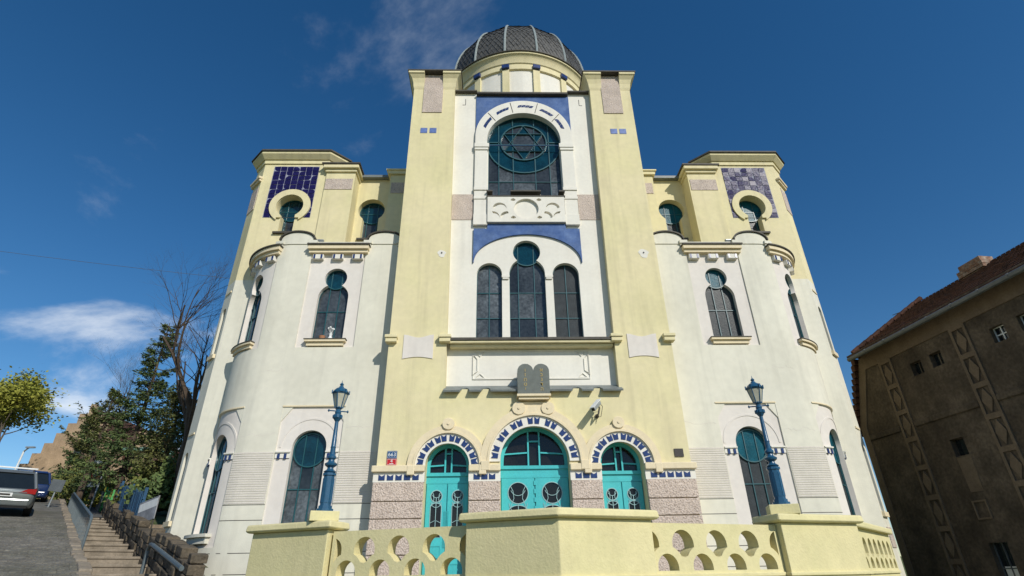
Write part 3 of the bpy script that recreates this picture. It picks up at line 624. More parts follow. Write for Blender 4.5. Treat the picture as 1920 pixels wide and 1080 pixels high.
    MB().prism(rp, 11.5, 11.7).build('wing_roof', 'metal', SY)
    # octagonal corner tower behind
    A, B_, t, yo = 10.5, 7.95, .5, 17.3; q = lambda x, y, z: (sg*x, yo+y, z); kc = 9.13
    KH = keyhole(kc, .52, 14.5, .27, 13.28)
    MB().plate(rect(B_, A, -.3, 11.2), (), 0, .45, q).build('corner_tower_base', 'white', SY)
    ow = MB().plate(rect(B_, A, 11.2, 16.75), [KH], 0, .45, q)
    ow.prism([(sg*x, y) for x, y in ((B_, yo+.35), (A, yo+.35), (A+t, yo+t+.02), (A+t, 25), (B_-t, 25), (B_-t, yo+t+.02))], 16.0, 16.74)
    ow.build('corner_tower_wall', 'yellow', SY)
    def ch(x0, y0, x1, y1):
        l = hypot(x1-x0, y1-y0); dx, dy = (x1-x0)/l, (y1-y0)/l
        return l, (lambda s, y, z: (sg*(x0+dx*s+(-dy*-1)*0+ -(-dy)*-y*1), y0+dy*s+dx*0+y*dx, z))
    l, cm = ch(A, yo, A+t, yo+t)
    cm2 = lambda s, y, z: (sg*(A+(s-y)*.7071), yo+(s+y)*.7071, z)
    slits = [arch(l/2, .17, 8.4, 10.0), arch(l/2, .17, 3.2, 5.0)]
    MB().plate(rect(0, l, -.3, 11.2), slits, 0, .3, cm2).build('corner_tower_base', 'white', SY); MB().plate(rect(0, l, 11.2, 16.75), (), 0, .3, cm2).build('corner_tower_side', 'yellow', SY)
    for s_ in slits: window(SY, s_, .2, [], [(s_[0][1]+s_[2][1])/2], cm2, glass=gl)
    for z0 in (8.3, 3.1): MB().box(l/2-.26, l/2+.26, -.08, .1, z0-.06, z0+.08, cm2).build('window_sill', 'cream', SY)
    for z0 in (10.75, 5.7): MB().box(l/2-.24, l/2+.24, -.03, .02, z0, z0+.06, cm2).build('panel_drip', 'cream', SY)
    MB().box(.1, l-.1, -.03, .02, 2.2, 2.75, cm2).build('stippled_panel', 'stip', SY)
    MB().box(A+t-.3, A+t-.002, yo+t, 34, -.3, 16.7, lambda x, y, z: (sg*x, y, z)).build('side_wall', 'yellow', SY)
    MB().box(-.06, l+.1, -.14, .02, 15.82, 15.94, cm2).box(-.03, l+.1, -.09, .02, 15.72, 15.82, cm2).build('roll_moulding', 'cream', SY, bevel=.03)
    MB().box(.08, l-.02, -.02, .01, 14.4, 15.5, cm2).build('stippled_panel', 'stip', SY)
    plan = [(sg*x, y) for x, y in ((B_, yo), (A, yo), (A+t, yo+t), (A+t, 24.5), (B_-t, 24.5), (B_-t, yo+t))]
    MB().prism(offset(plan, .05), 16.62, 16.8).prism(offset(plan, .10), 16.8, 16.98, offset(plan, .26)).prism(offset(plan, .26), 16.98, 17.08).build('tower_cornice', 'yellow', SY)
    MB().prism(offset(plan, .32), 17.083, 17.17, offset(plan, .3)).build('tower_roof_edge', 'darkmetal', SY)
    # tile panel: every tile a piece of its own, cut round the keyhole surround
    tp = MB().plate(rect(8.28, 10.1, 13.96, 16.5), [keyhole(kc, .78, 14.5, .42, 13.959)], -.01, .02, q).build('tile_panel', 'grout', SY)
    nx, nz = 7, 11; tw_, th = 1.80/nx, 2.52/nz
    rng = random.Random(5)
    for i in range(nx):
        for j in range(nz):
            x0 = 8.29+i*tw_; z0 = 13.97+j*th; x1 = x0+tw_-.02; z1 = z0+th-.02; cx, cz = (x0+x1)/2, (z0+z1)/2
            far = max(hypot(x-kc, z-14.5) for x in (x0, x1) for z in (z0, z1)); near = min(hypot(x-kc, z-14.5) for x in (x0, x1) for z in (z0, z1))
            if far < .82 or (abs(cx-kc) < .45 and cz < 14.2): continue
            ax, az = rng.uniform(-.10, .10), rng.uniform(-.10, .10)
            cell = rect(x0, x1, z0, z1)
            if near < .80:                           # trim against the ring
                poly = []
                for p_ in [(x0+(x1-x0)*a_/6, z0) for a_ in range(6)]+[(x1, z0+(z1-z0)*a_/6) for a_ in range(6)]+[(x1-(x1-x0)*a_/6, z1) for a_ in range(6)]+[(x0, z1-(z1-z0)*a_/6) for a_ in range(6)]:
                    d = hypot(p_[0]-kc, p_[1]-14.5)
                    poly.append(p_ if d > .80 else (kc+(p_[0]-kc)*.80/d, 14.5+(p_[1]-14.5)*.80/d))
                cell = poly
            m_ = lambda x, y, z: q(x, y-(x-cx)*ax-(z-cz)*az, z)
            tl = MB().plate(cell, (), -.022, -.008, m_); tl.build('tile', 'navy', tp)
    ko, ki = keyhole(kc, .79, 14.5, .43, 13.93), keyhole(kc, .525, 14.5, .275, 13.93)
    MB().plate(ko[1:]+[ko[0]]+[ki[0]]+ki[:1:-1]+[ki[1]], (), -.07, .02, q).build('keyhole_surround', 'yellow', SY, bevel=.015)
    window(SY, KH, .36, [kc-.2, kc+.2], [14.45], q, (kc, 14.5, .50), gl, glt)
    MB().box(kc-.42, kc+.42, -.10, .1, 13.2, 13.27, q).build('window_sill', 'darkmetal', SY)
    # pier beside the octagon, recessed wall with keyhole, pilaster against the tower
    p = lambda x, y, z: (sg*x, y, z)
    MB().box(6.76, 7.92, 17.22, 18.2, 11.6, 16.12, p).build('attic_pier', 'yellow', SY)
    MB().box(6.70, 7.97, 17.14, 18.2, 16.12, 16.25, p).box(6.62, 8.05, 17.04, 18.2, 16.25, 16.42, p).build('attic_cornice', 'yellow', SY, bevel=.03)
    MB().box(6.57, 8.10, 17.0, 18.3, 16.423, 16.49, p).build('attic_flashing', 'darkmetal', SY)
    MB().plate(rect(6.82, 7.9, 15.27, 15.8), (), 17.2, 17.22, p).build('stippled_panel', 'stip', SY)
    K2 = keyhole(6.12, .53, 14.78, .32, 13.4)
    MB().plate(rect(4.3, 6.8, 11.6, 16.3), [K2], 17.9, 18.3, p).build('attic_wall', 'yellow', SY)
    window(SY, K2, 18.22, [6.12-.2, 6.12+.2], [14.75], p, (6.12, 14.78, .51), gl, glt)
    MB().box(5.7, 6.55, 17.82, 18.0, 13.3, 13.38, p).build('window_sill', 'darkmetal', SY)
    MB().box(4.3, 6.8, 17.7, 18.4, 16.303, 16.42, p).build('roof_edge', 'metal', SY)
    MB().box(5.85, 6.1, 17.9, 18.2, 16.42, 16.56, p).build('roof_vent', 'darkmetal', SY)
    MB().box(4.36, 5.4, 17.45, 18.2, 11.6, 16.2, p).build('attic_pilaster', 'yellow', SY)
    MB().plate(rect(4.4, 5.33, 15.27, 15.8), (), 17.43, 17.45, p).build('stippled_panel', 'stip', SY)
    MB().box(4.36, 5.5, 17.35, 18.2, 16.203, 16.36, p).box(4.36, 5.56, 17.3, 18.2, 16.36, 16.42, p).build('pilaster_cap', 'yellow', SY)
wing(-1); wing(1)
for x_, z_, r_ in ((-2.9, 11.2, .13), (3.93, 11.2, .16)):        # pale repair patches with an anchor bolt
    pt_ = MB().plate([(x_+r_*(1+.18*sin(3*a_)+.1*sin(7*a_))*cos(a_), z_+r_*(1.15+.15*cos(2*a_+1))*sin(a_)) for a_ in [2*pi*k/22 for k in range(22)]], (), 15.492, 15.502).build('repair_patch', 'paper', SY)
    MB().plate(arc(x_, z_+.03, .025, 0, 360, 10)[:-1], (), 15.47, 15.5).build('anchor_bolt', 'plaque', pt_)
MB().box(-10.6, 10.6, 18.35, 33.5, 0, 16.28).build('hall_block', 'yellow', SY)
# ------------------------------------------------------------------ things on the building
tb = thing('stone_tablets', (0.02, 15.3, 6.24), 'dark stone twin-arched tablets with gilded letters above the main door', 'tablet')
hl = [(-.45, 6.27), (.49, 6.27), (.49, 6.95)]+arc(.255, 6.95, .235, 0, 180, 14)+arc(-.215, 6.95, .235, 0, 180, 14)[1:]+[(-.45, 6.95)]
MB().plate(hl, (), 15.22, 15.5, back=True).build('slab', 'tablet', tb, bevel=.012)
MB().box(-.47, .51, 15.2, 15.52, 6.2, 6.265).box(-.42, .46, 15.26, 15.52, 6.12, 6.2).build('bracket', 'cream', tb)
def text(body, x, y, z, size, m, parent, name, extrude=.004, align='CENTER'):
    cu = bpy.data.curves.new(name, 'FONT'); cu.body = body; cu.size = size; cu.extrude = extrude; cu.align_x = align; cu.align_y = 'CENTER'
    t = bpy.data.objects.new(name, cu); COL.objects.link(t)
    dg = bpy.context.evaluated_depsgraph_get(); me = bpy.data.meshes.new_from_object(t.evaluated_get(dg))
    bpy.data.objects.remove(t)
    o = bpy.data.objects.new(name, me); COL.objects.link(o); me.materials.clear(); me.materials.append(M[m])
    me.transform(Matrix.Translation((x, y, z)) @ Matrix.Rotation(pi/2, 4, 'X')); attach(o, parent); return o
for i, ch_ in enumerate('אבגדה'): text(ch_, .26, 15.214, 6.98-i*.145, .15, 'gold', tb, 'letter')
for i, ch_ in enumerate('וזחטי'): text(ch_, -.22, 15.214, 6.98-i*.145, .15, 'gold', tb, 'letter')
for nm, y0, y1, m_, tx, sz, lb in (('house_number_sign', 4.53, 4.74, 'bluesign', '663', .145, 'blue enamel house number sign reading 663'), ('street_number_sign', 4.355, 4.525, 'redsign', '4', .13, 'red enamel house number sign reading 4 below the blue one')):
    s_ = thing(nm, (-3.965, 15.48, y0), lb, 'sign')
    MB().plate(rect(-4.1, -3.83, y0, y1), (), 15.47, 15.5, back=True).build('plate', m_, s_, bevel=.004)
    MB().ribbon(rect(-4.085, -3.845, y0+.015, y1-.015), .008, 15.466, 15.471, True).build('border', 'whitep', s_)
    text(tx, -3.965, 15.467, (y0+y1)/2+(.0 if sz > .14 else .02), sz, 'whitep', s_, 'numerals')
    if sz < .14: MB().box(-4.02, -3.91, 15.465, 15.47, y0+.03, y0+.045).build('small_print', 'whitep', s_)
cc = thing('security_camera', (1.8, 15.45, 5.66), 'white bullet security camera on a wall arm above the right-hand arches', 'camera')
hd = Vector((-.52, -.55, -.62)).normalized(); c0 = Vector((1.78, 15.12, 5.86)); sx = hd.cross(Vector((0, 0, 1))).normalized(); sz_ = sx.cross(hd)
MB().obox(c0, hd, .22, sx, .06, sz_, .055).build('housing', 'galv', cc, bevel=.02)
MB().obox(c0+hd*-.01+sz_*.075, hd, .26, sx, .075, sz_, .008).build('sun_shield', 'whitep', cc)
MB().obox(c0+hd*.222, hd, .006, sx, .045, sz_, .04).build('lens', 'black', cc)
MB().tube([c0-hd*.1-sz_*.05, c0-hd*.1-sz_*.12, (1.84, 15.2, 5.66), (1.84, 15.5, 5.66)], .025, 8).build('arm', 'darkmetal', cc)
MB().lathe([(.06, -.02), (.06, .02)], (0, 0), 12).build('wall_plate', 'darkmetal', cc).matrix_local = Matrix.Translation((0.04, .03, 0)) @ Matrix.Rotation(pi/2, 4, 'X')
MB().tube([c0-hd*.2, c0-hd*.24+Vector((.1, .1, -.1)), (1.92, 15.3, 5.6), (1.84, 15.45, 5.62)], .008, 6).build('cable', 'black', cc)
pl = thing('potted_plant', (-6.6, 16.16, 8.34), 'small clay pot and white vase on the left wing window ledge', 'plant pot')
MB().lathe([(.07, 8.345), (.10, 8.5), (.105, 8.52)], (-6.68, 16.2), 16).build('pot', 'terracotta', pl)
MB().lathe([(.05, 8.345), (.075, 8.42), (.04, 8.52), (.06, 8.6)], (-6.42, 16.2), 16).build('vase', 'white_china', pl)
st = MB()
for i in range(7):
    a = i*.9; st.tube([(-6.42, 16.2, 8.58), (-6.42+.09*cos(a), 16.2+.04*sin(a), 8.75+.03*(i % 3))], .006, 4).obox((-6.42+.09*cos(a), 16.2+.04*sin(a), 8.76+.03*(i % 3)), (1, 0, 0), .022, (0, 1, 0), .02, (0, 0, 1), .022)
st.build('blossom', 'white_china', pl)
for sg, lb in ((-1, 'small grey floodlight on the left wing parapet'), (1, 'small grey floodlight on the right wing parapet')):
    fl = thing('floodlight', (sg*7.25, 16.5, 11.7), lb, 'floodlight', 'floodlights on the wing parapets')
    MB().obox((sg*7.3, 16.2, 12.12), (1, 0, 0), .14, (0, .9, .4), .05, (0, -.4, .9), .1).build('lamp_head', 'galv', fl, bevel=.02)
    MB().tube([(sg*7.3, 16.4, 11.7), (sg*7.3, 16.25, 12.1)], .02, 6).build('bracket', 'darkmetal', fl)
# ------------------------------------------------------------------ terrace balustrade
BA = thing('terrace_balustrade', (0, 10, 0), 'yellow stucco terrace balustrade with pierced arch panels and angled piers', 'balustrade')
def pier(plan, name='pier'):
    MB().prism(plan, -.6, 2.36).build(name, 'yellow2', BA, bevel=.015)
    MB().prism(offset(plan, .035), 1.545, 1.60).build('string_course', 'yellow2', BA, bevel=.012)
    MB().prism(offset(plan, .075), 2.362, 2.40, offset(plan, .1)).prism(offset(plan, .1), 2.40, 2.5, offset(plan, .085)).build('coping', 'yellow2', BA, bevel=.03)
pier([(-1.53, 9.30), (-.13, 8.63), (1.40, 9.22), (1.22, 9.62), (-.13, 9.1), (-1.35, 9.7)])
pier([(-5.5, 10.92), (-3.93, 10.17), (-3.80, 10.62), (-5.3, 11.3)])
pier([(3.74, 10.6), (3.86, 10.05), (5.53, 10.6), (5.4, 11.05)])
def bal(a, b, length_off=0, n=4, th=.26):
    ax, ay = a; bx, by = b; l = hypot(bx-ax, by-ay); dx, dy = (bx-ax)/l, (by-ay)/l
    if -dy*0+dx > 0: nx_, ny_ = -dy, dx
    else: nx_, ny_ = dy, -dx
    mf = lambda s, y, z: (ax+dx*s+nx_*y, ay+dy*s+ny_*y, z)
    pt = l/n; r = pt*.29; holes = []; z0 = 1.645
    for i in range(n):
        c = pt*(i+.5); holes.append([(c-r, z0), (c+r, z0)]+arc(c, z0+.05, r, 0, 180, 16))
    zc2 = 2.03; r2 = pt*.31
    for i in range(0, n+1):
        c = pt*i; xs = [c-r2+2*r2*k/20 for k in range(21)]
        lo = []
        for x in xs:
            d = pt/2-abs(x-c); lo.append((x, min(zc2, max(1.83+.35*abs(x-c), z0+.05+sqrt(max(0, (pt*.47)**2-d*d))))))
        poly = lo+[(c+r2*cos(radians(t)), zc2+r2*sin(radians(t))) for t in range(0, 181, 12)]
        if i == 0: poly = [(max(.06, x), z) for x, z in poly]
        if i == n: poly = [(min(l-.06, x), z) for x, z in poly]
        holes.append(poly)
    MB().plate(rect(0, l, 1.60, 2.33), holes, 0, th, mf, back=True).build('pierced_panel', 'yellow2', BA)
    MB().box(0, l, -.03, th+.03, 1.545, 1.605, mf).build('string_course', 'yellow2', BA, bevel=.012)
    MB().box(0, l, .004, th, -.6, 1.55, mf).build('plinth_wall', 'yellow2', BA)
bal((-3.85, 10.25), (-1.45, 9.38)); bal((1.33, 9.32), (3.82, 10.18))
bal((5.44, 10.72), (8.05, 13.6), n=8)
cd_ = Vector((8.05-5.44, 13.6-10.72, 0)).normalized()
MB().obox(Vector((6.75, 12.16, 2.39))+Vector((-cd_.y, cd_.x, 0))*.1, tuple(cd_), 1.9, (-cd_.y, cd_.x, 0), .2, (0, 0, 1), .06).build('coping', 'yellow2', BA, bevel=.03)
# ------------------------------------------------------------------ street lamps on the piers
def lamp(loc, rot, label):
    t = thing('street_lamp', loc, label, 'street lamp', 'blue lamps on the terrace piers')
    def add(mb, name, m, par=None, **k):
        o = mb.build(name, m, None, **k); o.parent = par or t; return o
    add(MB().box(-.28, .28, -.26, .26, -.165, 0), 'base_block', 'yellow2', bevel=.012)
    oc = [(.14*cos(radians(22.5+45*i)), .14*sin(radians(22.5+45*i))) for i in range(8)]; oc2 = [(x*.82, y*.82) for x, y in oc]
    ps = MB().prism([(x*1.25, y*1.25) for x, y in oc], 0, .05).prism(oc, .05, .1).prism(oc2, .1, .62).prism(oc, .62, .66)
    for i in range(8):
        a = radians(45*i); ps.obox((.108*cos(a), .108*sin(a), .36), (-sin(a), cos(a), 0), .028, (cos(a), sin(a), 0), .008, (0, 0, 1), .21)
    add(ps, 'pedestal', 'lampblue')
    add(MB().lathe([(.10, .66), (.13, .69), (.07, .73), (.06, .76), (.12, .80), (.13, .83), (.07, .87), (.06, .9), (.09, .93), (.09, .96), (.055, 1.0), (.052, 1.12), (.06, 1.13), (.05, 1.15), (.038, 1.62), (.05, 1.63), (.045, 1.66)], n=20), 'shaft', 'lampblue', smooth=True)
    add(MB().lathe([(.045, 1.62), (.09, 1.68), (.10, 1.71), (.08, 1.74), (.06, 1.76), (.07, 1.79), (.05, 1.83), (.055, 1.86)], n=16), 'capital', 'lampblue')
    cl = MB()
    for i in range(8): a = radians(45*i); cl.obox((.088*cos(a), .088*sin(a), 1.71), (-sin(a), cos(a), 0), .02, (cos(a), sin(a), 0), .018, (0, 0, 1), .03)
    add(cl, 'leaf_ornament', 'lampblue')
    cb = MB().tube([(-.2, 0, 1.82), (.2, 0, 1.82)], .012, 8)
    for e in (-.2, .2): cb.lathe([(.005, 1.79), (.026, 1.82), (.005, 1.85)], (e, 0), 8)
    add(cb, 'ladder_bar', 'lampblue')
    ln = MB(); n = 6; zb, zt, rb, rt = 1.88, 2.16, .085, .165
    ln.lathe([(.05, 1.85), (.09, 1.875), (.09, 1.895)], n=6)
    for i in range(n):
        a = radians(60*i+30); ln.tube([(rb*sin(a), -rb*cos(a), zb), (rt*sin(a), -rt*cos(a), zt)], .011, 6)
    ln.lathe([(.17, 2.15), (.185, 2.165), (.185, 2.185), (.15, 2.2)], n=6, a0=radians(30))
    lo = add(ln, 'lantern_frame', 'lampblue')
    for i in range(n):
        a, b = radians(60*i+30), radians(60*i+90)
        add(MB().poly([(rb*sin(a), -rb*cos(a), zb), (rb*sin(b), -rb*cos(b), zb), (rt*sin(b), -rt*cos(b), zt), (rt*sin(a), -rt*cos(a), zt)]), 'lantern_pane', 'lampglass', lo, weld=False)
    rf = MB().lathe([(.185, 2.18), (.15, 2.23), (.10, 2.27), (.06, 2.29), (.05, 2.31), (.035, 2.315), (.03, 2.33), (.045, 2.35), (.03, 2.375), (.01, 2.39), (.004, 2.44)], n=18)
    for i in range(6): a = radians(60*i+30); rf.obox((.185*sin(a), -.185*cos(a), 2.195), (cos(a), sin(a), 0), .02, (sin(a), -cos(a), 0), .012, (0, 0, 1), .035)
    add(rf, 'lantern_roof', 'lampblue', smooth=True)
    t.rotation_euler.z = rot; t.scale = (.88, .88, 1)
lamp((-4.12, 10.45, 2.665), .35, 'blue cast-iron street lamp on the terrace pier nearer the stone staircase')
lamp((4.1, 10.35, 2.665), -.3, 'blue cast-iron street lamp on the terrace pier nearer the brown house')
# ------------------------------------------------------------------ brown rendered house on the right
HD = Vector((-.1049, .9945, 0)); HN = Vector((-.9945, -.1049, 0)); HO = Vector((13.70, 20.32, 0))     # along the wall (away), outward normal
HS = thing('rendered_house', tuple(HO), 'dark brown rendered house with tan diamond pilasters and red tiled roof', 'house')
hm = lambda s, y, z: tuple(HO-HD*s-HN*y+Vector((0, 0, z)))       # s grows towards the street, y into the wall
openings = [rect(2.0, 2.48, 7.75, 8.22), rect(2.86, 3.34, 7.76, 8.24), rect(5.2, 5.66, 7.72, 8.2), rect(6.1, 6.56, 7.74, 8.22), rect(2.4, 2.9, 4.85, 5.4), rect(2.35, 2.95, .9, 2.3), rect(5.3, 5.9, 4.3, 5.3)]
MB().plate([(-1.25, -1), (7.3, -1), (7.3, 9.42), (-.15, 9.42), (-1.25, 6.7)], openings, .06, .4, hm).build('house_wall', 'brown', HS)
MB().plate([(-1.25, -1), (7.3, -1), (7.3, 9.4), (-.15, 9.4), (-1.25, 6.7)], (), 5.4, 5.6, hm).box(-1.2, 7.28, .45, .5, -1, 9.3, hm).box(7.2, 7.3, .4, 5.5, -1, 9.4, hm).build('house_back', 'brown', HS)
# tan frame raised on the wall: frieze, corner band, string course, diamond pilasters
MB().plate([(-1.25, -1), (-.93, -1), (-.93, 6.6), (-.02, 8.72), (7.3, 8.72), (7.3, 9.40), (-.14, 9.40), (-1.25, 6.7)], (), .02, .061, hm).build('frieze_band', 'tan', HS)
for a, b in ((-.93, .66), (1.31, 3.92), (4.55, 7.28)):
    MB().box(a, b, .0, .061, 6.1, 6.3, hm).build('string_course', 'brown', HS, bevel=.03)
for s0 in (.68, 3.94, 6.69):
    dia = []
    hs_ = [8.62-.98*k for k in range(9)]
    for zt in hs_: dia.append(rect(s0+.09, s0+.51, zt-.84, zt-.02))
    MB().plate(rect(s0, s0+.6, -.6, 8.719), dia, .012, .06, hm).build('pilaster', 'tan', HS)
    for zt in hs_:
        z = zt-.43; MB().plate([(s0+.12, z), (s0+.3, z-.38), (s0+.48, z), (s0+.3, z+.38)], (), .018, .06, hm).build('diamond_panel', 'tan', HS)
for i, l in enumerate(openings):
    (a, z0), (b, _), (_, z1), _ = l
    f_ = MB().ribbon(l, .05, .2, .26, True, hm)
    if i != 4: f_.box((a+b)/2-.015, (a+b)/2+.015, .2, .25, z0, z1, hm)
    if i in (2, 3, 5, 6): f_.box(a, b, .205, .25, (z0+z1)/2-.015, (z0+z1)/2+.015, hm)
    wo = f_.build('window', 'whitep' if i in (2, 3) else 'gutter' if i in (5, 6) else 'brown', HS)
    MB().plate(l, (), .24, .25, hm, sides=False).build('pane', 'carglass', wo)
    if i == 5: MB().plate(rect(a+.08, b-.08, z0+.1, z0+.75), (), .225, .23, hm).build('curtain', 'curtain', wo)
MB().plate(rect(2.36, 2.86, 2.95, 3.5), [rect(2.41, 2.81, 3.0, 3.45)], .02, .06, hm).build('blind_niche', 'tan', HS)
MB().plate([(2.45, 3.75), (2.9, 3.75), (2.95, 4.8), (2.42, 4.8)], (), .045, .06, hm).build('patched_render', 'tan', HS)
# roof: tile courses as real steps, hipped at the far end; verge tiles on the sloping corner
RP = tuple(HO)
def rfp(s, d, lift=0):                               # d up the slope (plan distance), pitch 47 deg
    v = HO-HD*s-HN*(d-.45)+Vector((0, 0, 9.24+d*.72+lift)); return tuple(v)
rt = MB(); nrow = 14; dd = .2
for i in range(nrow):
    d0, d1 = i*dd, (i+1)*dd
    sL0, sL1 = -.1+d0*.5, -.1+d1*.5
    n = 30; L_ = 7.7-.5*d0
    for k in range(n):
        j = .012*random.random(); L1_ = 7.7-.5*d1; a0 = sL0+(L_-sL0)*k/n; a1 = sL0+(L_-sL0)*(k+1)/n-.018
        b0 = sL1+(L1_-sL1)*k/n; b1 = sL1+(L1_-sL1)*(k+1)/n-.018
        rt.poly([rfp(a0, d0, .045+j), rfp(a1, d0, .045+j), rfp(b1, d1, .01), rfp(b0, d1, .01)]).poly([rfp(a0, d0, -.02), rfp(a1, d0, -.02), rfp(a1, d0, .045+j), rfp(a0, d0, .045+j)])
rf_ = rt.build('roof', 'rooft', HS, weld=False)
rg = 2.8; drp = Vector((0, 0, -.72*rg)); far = lambda q_, d_: tuple(Vector(rfp(q_, rg+d_, 0))+Vector((0, 0, -.72*2*d_-.03)))
ub = MB().poly([rfp(-.1, 0, -.03), rfp(7.7, 0, -.03), rfp(6.3, rg, -.03), rfp(1.3, rg, -.03)]).poly([rfp(6.3, rg, -.03), rfp(1.3, rg, -.03), far(-.1, rg), far(7.7, rg)]).poly([rfp(7.7, 0, -.03), rfp(6.3, rg, -.03), far(7.7, rg)]).poly([rfp(-.1, 0, -.03), rfp(1.3, rg, -.03), far(-.1, rg)])
s_ = ub.build('roof_deck', 'rooft', rf_, weld=False)
hr = MB()
for k in range(10):
    d = .15+k*.27; p0 = Vector(rfp(-.1+d*.5, d, .06)); p1 = Vector(rfp(-.1+(d+.27)*.5, d+.27, .10)); hr.tube([p0, p1], [.10, .085], 8)
hr.build('hip_tiles', 'rooft', rf_, weld=False)
vt = MB()
for k in range(12): 
    z = 6.5+k*.24; s = -1.25+(z-6.7)*.404-.12
    vt.obox(hm(s, .1, z), tuple(HD), .10, tuple(HN), .22, (0, 0, 1), .11) if z < 9.2 else None
vt.build('verge_tiles', 'rooft', rf_)
gt = MB(); 
for k in range(8):
    a = Vector(rfp(-.1+k, -.06, -.06)); b = Vector(rfp(-.1+k+.93, -.06, -.06)); gt.tube([a, b], .085, 10)
    gt.tube([b, Vector(rfp(-.1+k+1.0, -.06, -.06))], .095, 10)
gt.build('gutter', 'gutter', HS, smooth=True, weld=False)
MB().box(-.3, 7.5, -.40, .1, 9.3, 9.36, hm).build('soffit', 'brown', HS)
ck = MB(); cb = Vector(rfp(4.1, 2.6, -.75))
for i in range(12):
    e = .0 if i < 10 else .06
    ck.obox(cb+Vector((0, 0, -.6+i*.125)), tuple(HD), .45+e+random.uniform(-.01, .01), tuple(HN), .3+e, (0, 0, 1), .055)
ck.obox(cb+Vector((0, 0, .2)), tuple(HD), .43, tuple(HN), .28, (0, 0, 1), .85)
ck.build('chimney', 'brick', HS)
MB().tube([rfp(1.2, 2.3, .05), tuple(Vector(rfp(1.2, 2.3, .05))+HD*.9+Vector((0, 0, .12)))], .012, 6).build('aerial_rod', 'darkmetal', HS)
# ------------------------------------------------------------------ stepped path, walls, fences on the left
ST = thing('stone_staircase', SP(24, 1.1, up(24)), 'worn sandstone stepped path climbing beside the cobbled street', 'staircase')
for i in range(-3, 11):
    s0 = 18.44+i*1.5; z = up(18.44)+i*.225; j_ = random.uniform(-.03, .03)
    st_o = MB().obox(SP(s0+.85+j_, 1.16, z-.27), (UX, UY, 0), .82, (NX, NY, 0), .735, (0, 0, 1), .2).build('step', 'step', ST)
    MB().obox(SP(s0+.85+j_, 1.16, z-.035), (UX, UY, random.uniform(-.01, .01)), .85, (NX, NY, random.uniform(-.012, .012)), .74, (0, 0, 1), .035).build('tread', 'step', st_o, bevel=.02)
kb = MB()
for i in range(80):
    s0 = 8+i*.5
    if s0 > 45: break
    hgt = random.uniform(-.02, .05)
    kb.obox(SP(s0+.25, .30+random.uniform(-.02, .02), roadz(s0+.25)-.45+hgt), (UX, UY, .15), .24, (NX, NY, 0), random.uniform(.10, .13), (0, 0, 1), .47)
kbo = tag(kb.build('kerb_wall', 'step', bevel=.03), 'low rough stone kerb between the cobbled street and the sunken steps', 'kerb')
pa = MB()
for i in range(34, 60): pa.poly([SP(i, .4, up(i)-.02), SP(i+1, .4, up(i+1)-.02), SP(i+1, 1.95, up(i+1)-.02), SP(i, 1.95, up(i)-.02)])
struct(pa.build('path', 'asphalt'))
rl = thing('stair_railing', SP(25, .36, roadz(25)), 'grey painted iron railing with upright bars between the street and steps', 'railing')
rz_ = lambda s: up(s)+.12
MB().tube([SP(18.6, .42, rz_(18.6)-.1), SP(18.6, .42, rz_(18.6)+.86), SP(18.8, .42, rz_(18.8)+.93), SP(32.0, .42, rz_(32)+.93), SP(32.9, .42, rz_(32.9)+.84), SP(33.1, .42, rz_(33.1))], .032, 8).build('handrail', 'rail', rl)
MB().tube([SP(18.6, .42, rz_(18.6)+.1), SP(33, .42, rz_(33)+.1)], .018, 6).build('bottom_rail', 'rail', rl)
for i in range(60):
    s = 18.9+i*.42
    if s > 32.8: break
    MB().obox(SP(s, .42, rz_(s)+.5), (UX, UY, 0), .010, (NX, NY, 0), .010, (0, 0, 1), .42).build('baluster', 'rail', rl)
r2 = thing('handrail_post', SP(16, 1.75, up(16)), 'dark curved iron handrail at the foot of the steps', 'handrail')
MB().tube([SP(17.2, 1.62, up(17.2)-.4), SP(17.2, 1.62, up(17.2)+.45), SP(17.0, 1.62, up(17.0)+.6), SP(16.7, 1.62, up(16.7)+.62), SP(13, 1.62, up(13)+.62)], .045, 8).build('rail_tube', 'rail', r2, smooth=True)
rw = thing('retaining_wall', SP(25, 2.1, up(25)), 'dark rubble retaining wall rising beside the staircase', 'wall')
ws = MB(); rng = random.Random(9)
for row in range(5):
    s0 = 14.0
    while s0 < 36:
        l = rng.uniform(.3, .75); h = .2
        top = row*.2-.25
        if not (row == 4 and rng.random() < .45):
            ws.obox(SP(s0+l/2, 2.08+rng.uniform(-.04, .03), up(s0+l/2)+top+h/2), (UX, UY, .15), l/2-.012, (NX, NY, 0), .16, (rng.uniform(-.05, .05), 0, 1), h/2-.01+rng.uniform(-.01, .012))
        s0 += l
b_ = ws.build('wall_stones', 'wallst', rw, bevel=.02); b_['kind'] = 'stuff'
MB().obox(SP(25, 2.14, up(25)+.05), (UX, UY, .15), 11, (NX, NY, 0), .09, (0, 0, 1), .4).build('wall_core', 'wallst', rw)
gd = MB()
for i in range(14, 60): w2 = 2.3 if i < 24 else 30; gd.poly([SP(i, 2.15, up(i)+.5), SP(i+1, 2.15, up(i+1)+.5), SP(i+1, w2, up(i+1)+.5+(.4 if w2 > 5 else 0)), SP(i, w2, up(i)+.5+(.4 if w2 > 5 else 0))])
struct(gd.build('garden_ground', 'grass'))
bf = thing('board_fence', SP(30, 2.15, up(30)), 'dark blue painted board fence on the retaining wall', 'fence')
for i in range(60):
    s = 25.0+i*.15
    if s > 33.4: break
    h = .98+random.uniform(-.06, .07); MB().obox(SP(s, 2.12+random.uniform(-.01, .01), up(s)+.5+h/2), (UX, UY, random.uniform(-.02, .02)), .062, (NX, NY, 0), .012, (random.uniform(-.02, .02), 0, 1), h/2).build('board', 'fblue', bf)
